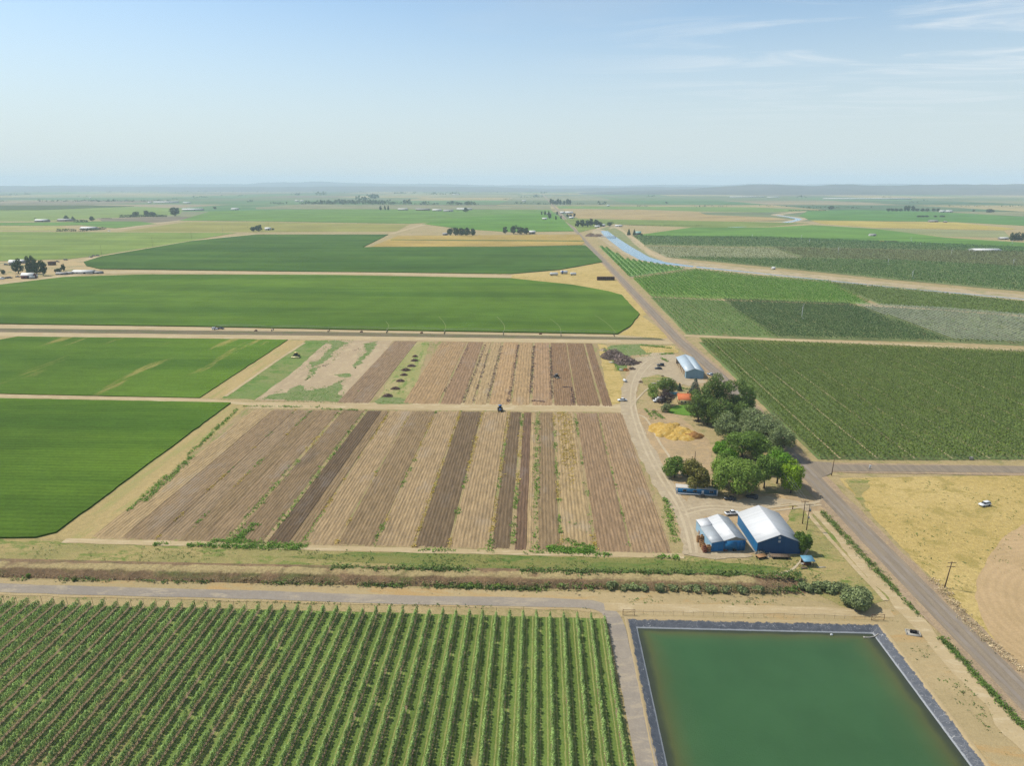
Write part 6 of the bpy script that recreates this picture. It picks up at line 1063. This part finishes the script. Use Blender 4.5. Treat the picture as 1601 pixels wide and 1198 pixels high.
# windrower
o = root('windrower', G(463.5, 559), R(-92), 'yellow windrower cutting the grass strip', 'harvester', None, 1.25); yel = paint('yellow_paint', (214, 196, 96)); mb = MB(); mb.box((1.9, 0, .55), (1.0, 5.0, .7), 0, 0, .9); mb.build('header', paint('pale_header', (236, 220, 160)), o); mb = MB(); mb.box((.2, 0, 2.1), (1.7, 1.7, 1.7), 0, 0, .92); c_ = mb.build('cab', m_glass, o); mb = MB(); mb.box((.2, 0, 3.02), (2.0, 2.0, .2)); mb.build('cab_roof', yel, c_); mb = MB(); mb.box((-1.6, 0, 1.5), (2.4, 1.8, 1.3), 0, 0, .85); mb.build('engine_cover', yel, o); wheels(o, (.4,), 1.4, .8, .5); wheels(o, (-2.2,), 1.1, .5, .3)
for i, (px, py, rz, k, p, lab) in enumerate([(336, 515.5, 5, 'suv', pw, 'white utility vehicle at the start of the sprinkler line'), (345, 515, 0, 'pickup', pk, 'dark pickup beside the white utility vehicle at the ditch'), (3, 437, 0, 'suv', pw, 'white vehicle at the far left picture edge'), (4.5, 435.5, 10, 'sedan', pk, 'leftmost dark car of the row in the far farmstead'), (10, 435.6, 8, 'sedan', pk, 'second dark car of the row in the far farmstead'), (15.5, 435.3, 10, 'suv', pk, 'dark car at the right end of the row in the far farmstead'), (28, 433.5, 0, 'sedan', pk, 'dark car left of the maroon shed'), (89.5, 410, 0, 'pickup', pk, 'dark truck behind the haystack in the far left farmstead'), (103, 407, 0, 'suv', pk, 'dark vehicle near the field edge in the far left farmstead'), (10, 414.5, 0, 'suv', pk, 'dark vehicle left of the white roofed house'),
                                          (142, 402.8, 0, 'suv', pk, 'leftmost dark vehicle where the curved track begins'), (147, 401, 0, 'suv', pk, 'middle dark vehicle where the curved track begins'), (153.5, 400.6, 0, 'suv', pk, 'rightmost dark vehicle where the curved track begins'), (170.5, 361.5, 0, 'suv', pw, 'tiny white car on the far left lane')]): car(px, py, rz, k, p, lab, sc=1.35 if py < 450 else 1.1)
for xa, xb, by, lab in ((47, 54, 436, 'white semi trailer right of the maroon shed'), (54, 59, 434, 'white truck box behind the white semi trailer')):
    A, B = G(xa, by), G(xb, by); w = (B-A).length; o = root('semi_trailer', (A+B)/2, .25, lab, 'trailer'); mb = MB(); mb.box((0, 0, 2.5), (w, 2.6, 2.8)); mb.build('cargo_box', m_tw, o); mb = MB(); mb.box((0, 0, .95), (w*.95, 1, .3)); mb.build('chassis', m_black, o); wheels(o, (-w*.35, -w*.25, w*.3), 1.0, .5, .3)
# ---------------------------------------------------------------- poles, wires, wind machines, sprinkler, fence
def pole(px, by, ty, lab, arms=1, lean=0, trafo=False, mat=None, rz=0, name='utility_pole', cat='utility pole'):
    h = vlen(px, by, ty); o = root(name, G(px, by), rz, lab, cat); mb = MB(); mb.tube([(0, 0, -.3), (lean*.5, 0, h*.5), (lean, 0, h)], [.20, .16, .12], 8); mb.build('pole', mat or m_pole, o, True)
    for k in range(arms):
        z = h-.35-k*1.3; mb = MB(); mb.box((lean*(z/h), -.12, z), (2.6, .12, .14)); ar = mb.build('crossarm', m_pole, o); mb = MB()
        for x in (-1.15, -.5, .5, 1.15): mb.tube([(x+lean, -.12, z+.07), (x+lean, -.12, z+.25)], [.06, .04], 6)
        mb.build('insulator', m_steel, ar)
    if trafo: mb = MB(); mb.tube([(.5, 0, h*.72), (.5, 0, h*.72+1)], .32, 12); mb.build('transformer', m_steel, o); mb = MB(); mb.box((.25, -.2, h*.5), (.4, .3, .7)); mb.build('meter_box', m_steel, o)
    return o, h
p1, h1 = pole(1254.5, 819.5, 783, 'brown utility pole left of the transformer pole by the barn', 1); p2, h2 = pole(1260.8, 829.5, 788.5, 'grey utility pole with transformer right of the big barn', 1, .1, True, m_wood); p3, h3 = pole(1300, 744, 715.5, 'utility pole at the road junction', 0, .3); p4, h4 = pole(1476.5, 920, 878.5, 'brown utility pole with two crossarms in the dry yellow field', 2, .8); p5, h5_ = pole(1086, 724, 706, 'short bare wooden pole on the dirt yard', 0)
far_l = [(159.5, 400.5, 383.5, 'nearest tall pole along the far left curved track'), (239, 387, 371.5, 'second tall pole along the far left curved track'), (300, 375, 362, 'third tall pole along the far left curved track'), (348.5, 366.5, 353.5, 'fourth tall pole along the far left curved track'), (387, 356, 345.5, 'thin pole left of the dark round tree in mid distance'), (419.5, 353, 345, 'farthest thin pole above the small white house')]
for q in far_l: pole(*q)
def wire(a, b, sag, lab, n=14):
    a, b = Vector(a), Vector(b); mb = MB(); mb.tube([a+(b-a)*k/n-Vector((0, 0, sag*4*(k/n)*(1-k/n))) for k in range(n+1)], .035, 4); return tag(mb.build('power_line', m_steel), lab, 'power line')
a0 = G(1254.5, 819.5); b0 = G(1235, 770)
for x, nm in ((-1.1, 'left'), (0, 'middle'), (1.1, 'right')): wire((a0.x+x, a0.y, h1-.2), (b0.x+x, b0.y+24, 9.5), 1.1, nm+' of the three power lines running from the brown pole into the trees')
b1 = G(1260.8, 829.5); wire((a0.x, a0.y, h1-.5), (b1.x, b1.y, h2-.5), .15, 'short power line between the two poles by the barn')
def post(px, by, ty, mat, lab, w=.25, name='marker_post'): h = vlen(px, by, ty); mb = MB(); mb.box((0, 0, h/2), (w, w*.6, h)); mb.box((0, -w*.35, h*.86), (w*1.7, .05, h*.26)); o = mb.build(name, mat); o.location = G(px, by); return tag(o, lab, 'post')
post(1359.6, 734, 727.5, m_tw, 'white marker post standing beside the side road', .55); post(1239, 797, 791.5, m_rust, 'rusty standpipe near the brown utility pole', .3, 'standpipe'); mb = MB(); mb.box((0, 0, .6), (1.3, 1, 1.2)); mb.box((0, 0, 1.25), (1.5, 1.2, .12)); o = mb.build('pump_box', m_conc); o.location = G(1518, 719); tag(o, 'pale pump box at the corner of the dark orchard block', 'pump box')
def windm(px, by, ty, rz, lab, sk=0):
    h = vlen(px, by, ty); o = root('wind_machine', G(px, by), 0, lab, 'wind machine'); mb = MB(); mb.tube([(0, 0, 0), (0, 0, h)], [.28, .2], 10); mb.build('tower', m_tw, o); mb = MB(); mb.box((1.2, 0, .9), (1.8, 1.2, 1.6), 0, 0, .9); mb.build('engine_box', m_tw, o); mb = MB(); mb.box((0, -.3, h), (.5, 1, .5)); mb.build('gearbox', m_steel, o)
    for s in (0, math.pi):
        c, sn = math.cos(rz+s), math.sin(rz+s); mb = MB(); mb.add([(c*.2-sn*.15, -.85, h+sn*.2+c*.15), (c*.2+sn*.15, -.8, h+sn*.2-c*.15), (c*2.9+sn*.13, -.8, h+sn*2.9-c*.13), (c*2.9-sn*.13, -.9, h+sn*2.9+c*.13), (c*.2-sn*.15, -.8, h+sn*.2+c*.15), (c*.2+sn*.15, -.75, h+sn*.2-c*.15), (c*2.9+sn*.13, -.75, h+sn*2.9-c*.13), (c*2.9-sn*.13, -.85, h+sn*2.9+c*.13)], [(0, 1, 2, 3), (7, 6, 5, 4), (0, 4, 5, 1), (1, 5, 6, 2), (2, 6, 7, 3), (3, 7, 4, 0)]); mb.build('blade', m_tw, o)
for q in [(1253, 500, 479.5, 1.4, 'white wind machine in the dark orchard block nearest the road'), (1426, 436, 423.5, .9, 'white wind machine with tilted blades just above the canal'), (1388, 414, 405, -.4, 'white wind machine in the orchard above the tilted one'), (1310, 397.5, 387.5, 1.5, 'white wind machine at the left of the purplish orchard band'), (1487, 399.8, 390.5, 1.4, 'white wind machine at the right of the purplish orchard band'), (1584, 415.5, 405.5, .5, 'white wind machine near the right picture edge'), (1252.5, 375, 367.5, .3, 'small white wind machine left of another small one'), (1265, 381, 374.5, .8, 'small white wind machine right of the lone shed lane'), (1424, 377, 371.5, .2, 'small white wind machine near the dark haystack'), (1439, 384.5, 379.5, 1.2, 'small pale wind machine below the dark haystack'), (1176, 372, 366.5, 1, 'small pale wind machine right of the teal roofed house'), (1582, 381, 376, 1, 'small pale wind machine below the right edge windbreak')]: windm(*q)
# centre pivot sprinkler along the ditch
o = root('pivot_sprinkler', (0, 0, 0), 0, 'long wheeled irrigation sprinkler along the edge of the green crop', 'sprinkler'); TW = [(337, 515.5), (426, 517), (514, 518.5), (605, 520), (695, 521.5), (787, 523.5), (877, 525), (960, 525.5)]; ws = [G(*p) for p in TW]
for a, b in zip(ws[:-1], ws[1:]):
    mb = MB(); mb.tube([a+(b-a)*k/8+Vector((0, 0, 3.6+1.1*4*(k/8)*(1-k/8))) for k in range(9)], .11, 6)
    for k in range(1, 8): p = a+(b-a)*k/8; mb.tube([p+Vector((0, 0, 3.6+4.4*(k/8)*(1-k/8))), p+Vector((0, 0, 2.7))], .04, 4)
    mb.tube([a+(b-a)*k/8+Vector((0, 0, 3.4-.2*4*(k/8)*(1-k/8))) for k in range(9)], .05, 4); mb.build('pipe_span', m_steel, o)
for p in ws:
    mb = MB(); [mb.tube([p+Vector((s*.3, 0, 3.6)), p+Vector((0, s*1.9, .6))], .07, 5) for s in (-1, 1)]; mb.box((p.x, p.y, .65), (.15, 3.8, .15)); tw_ = mb.build('drive_tower', m_steel, o)
    for s in (-1, 1): mb = MB(); mb.tube([p+Vector((-.2, s*1.9, .6)), p+Vector((.2, s*1.9, .6))], .65, 12); mb.build('wheel', m_black, tw_)
# wheel tracks curving through the crop
m_wt = ground_mat('wheel_track', (150, 160, 100), (140, 152, 92))
def track_arc(pts): ribbon('footpath', spline(pts, 6), .38, m_wt, 5, .12, 'thin pale wheel track curving through the green crop', z=1.02)
for pts in ([(695, 520), (697, 512), (692, 503), (686, 497)], [(787, 521), (789, 513), (784, 504), (777, 497)], [(877, 522), (875, 513), (868, 506), (860, 500)], [(605, 518.5), (608, 511), (603, 504)], [(963, 522), (950, 508), (930, 494)]): track_arc(pts)
for i, (px, py) in enumerate([(400, 517.8), (565, 519.6), (659, 521.2), (845, 523)]): mb = MB(); mb.box((0, 0, .45), (2.6, 1.4, .9), .1, 0, .8); mb.box((.4, 0, 1.05), (1.2, 1, .4)); o_ = mb.build('pump_crate', m_rust); o_.location = G(px, py); tag(o_, ['first', 'second', 'third', 'fourth'][i]+' low brown crate from the left on the track under the sprinkler', 'crate')
# pond fence, gates, float, pad
o = root('wire_fence', (0, 0, 0), 0, 'thin wire fence on posts along the top of the pond', 'fence'); a, b = G(990, 961.5), G(1368, 969.5); n = 24
for k in range(n+1): p = a+(b-a)*k/n; mb = MB(); mb.tube([p, p+Vector((0, 0, 1.5))], .025, 5); mb.build('post', m_rust, o)
for z in (.5, 1.0, 1.6): mb = MB(); mb.tube([a+Vector((0, 0, z)), b+Vector((0, 0, z))], .015, 4); mb.build('wire', m_steel, o)
def gate(px, by, w, lab, rz):
    o = root('frame_gate', G(px, by), rz, lab, 'gate')
    for x in (-w/2, w/2): mb = MB(); mb.tube([(x, 0, -.2), (x, 0, 2.1)], .07, 6); mb.build('post', m_rust, o)
    mb = MB(); [mb.tube([(-w/2, 0, z), (w/2, 0, z)], .045, 5) for z in (.35, 1.1, 1.95)]; mb.tube([(-w/2, 0, .35), (w/2, 0, 1.95)], .03, 5); mb.build('frame', m_rust, o)
gate(983, 963, 3.4, 'rusty frame gate at the left corner of the pond', .05); gate(1372, 971, 3.6, 'rusty frame gate at the right corner of the pond', .05)
g = G(1427, 992); o = root('pump_platform', g, -.25, 'low concrete pad with a pump beside the pond track', 'platform'); mb = MB(); mb.box((0, 0, .18), (3.6, 2.2, .36)); mb.build('base', m_conc, o); mb = MB(); [mb.box((s*1.7, 0, .5), (.2, 2.2, .35)) for s in (-1, 1)]; mb.box((0, 1.0, .5), (3.2, .2, .35)); mb.build('kerb', m_conc, o); mb = MB(); mb.tube([(-.5, 0, .36), (-.5, 0, 1.3)], .3, 10); mb.box((.4, .1, .75), (.9, .7, .8)); mb.tube([(-.5, 0, 1.0), (1.3, -.2, .6)], .12, 8); mb.build('pump', m_black, o)
g = G(1300, 993.5, WL); mb = MB(); mb.tube([(-.35, 0, .1), (-.3, 0, .1), (.3, 0, .1), (.35, 0, .1)], [.12, .25, .25, .12], 10); mb.box((0, 0, .3), (.3, .25, .2)); o = mb.build('float_buoy', m_tw); o.location = g; tag(o, 'small white float on the dark edge of the pond', 'float')
g = G(1360, 998, WL); mb = MB(); mb.tube([(-1.4, 0, .12), (0, .1, .1), (1.6, .5, .2), (2.6, .9, .75)], .14, 8); mb.box((-1.5, 0, .15), (.5, .5, .3)); o = mb.build('intake_pipe', m_conc); o.location = g; tag(o, 'pale intake pipe at the right corner of the pond', 'pipe')
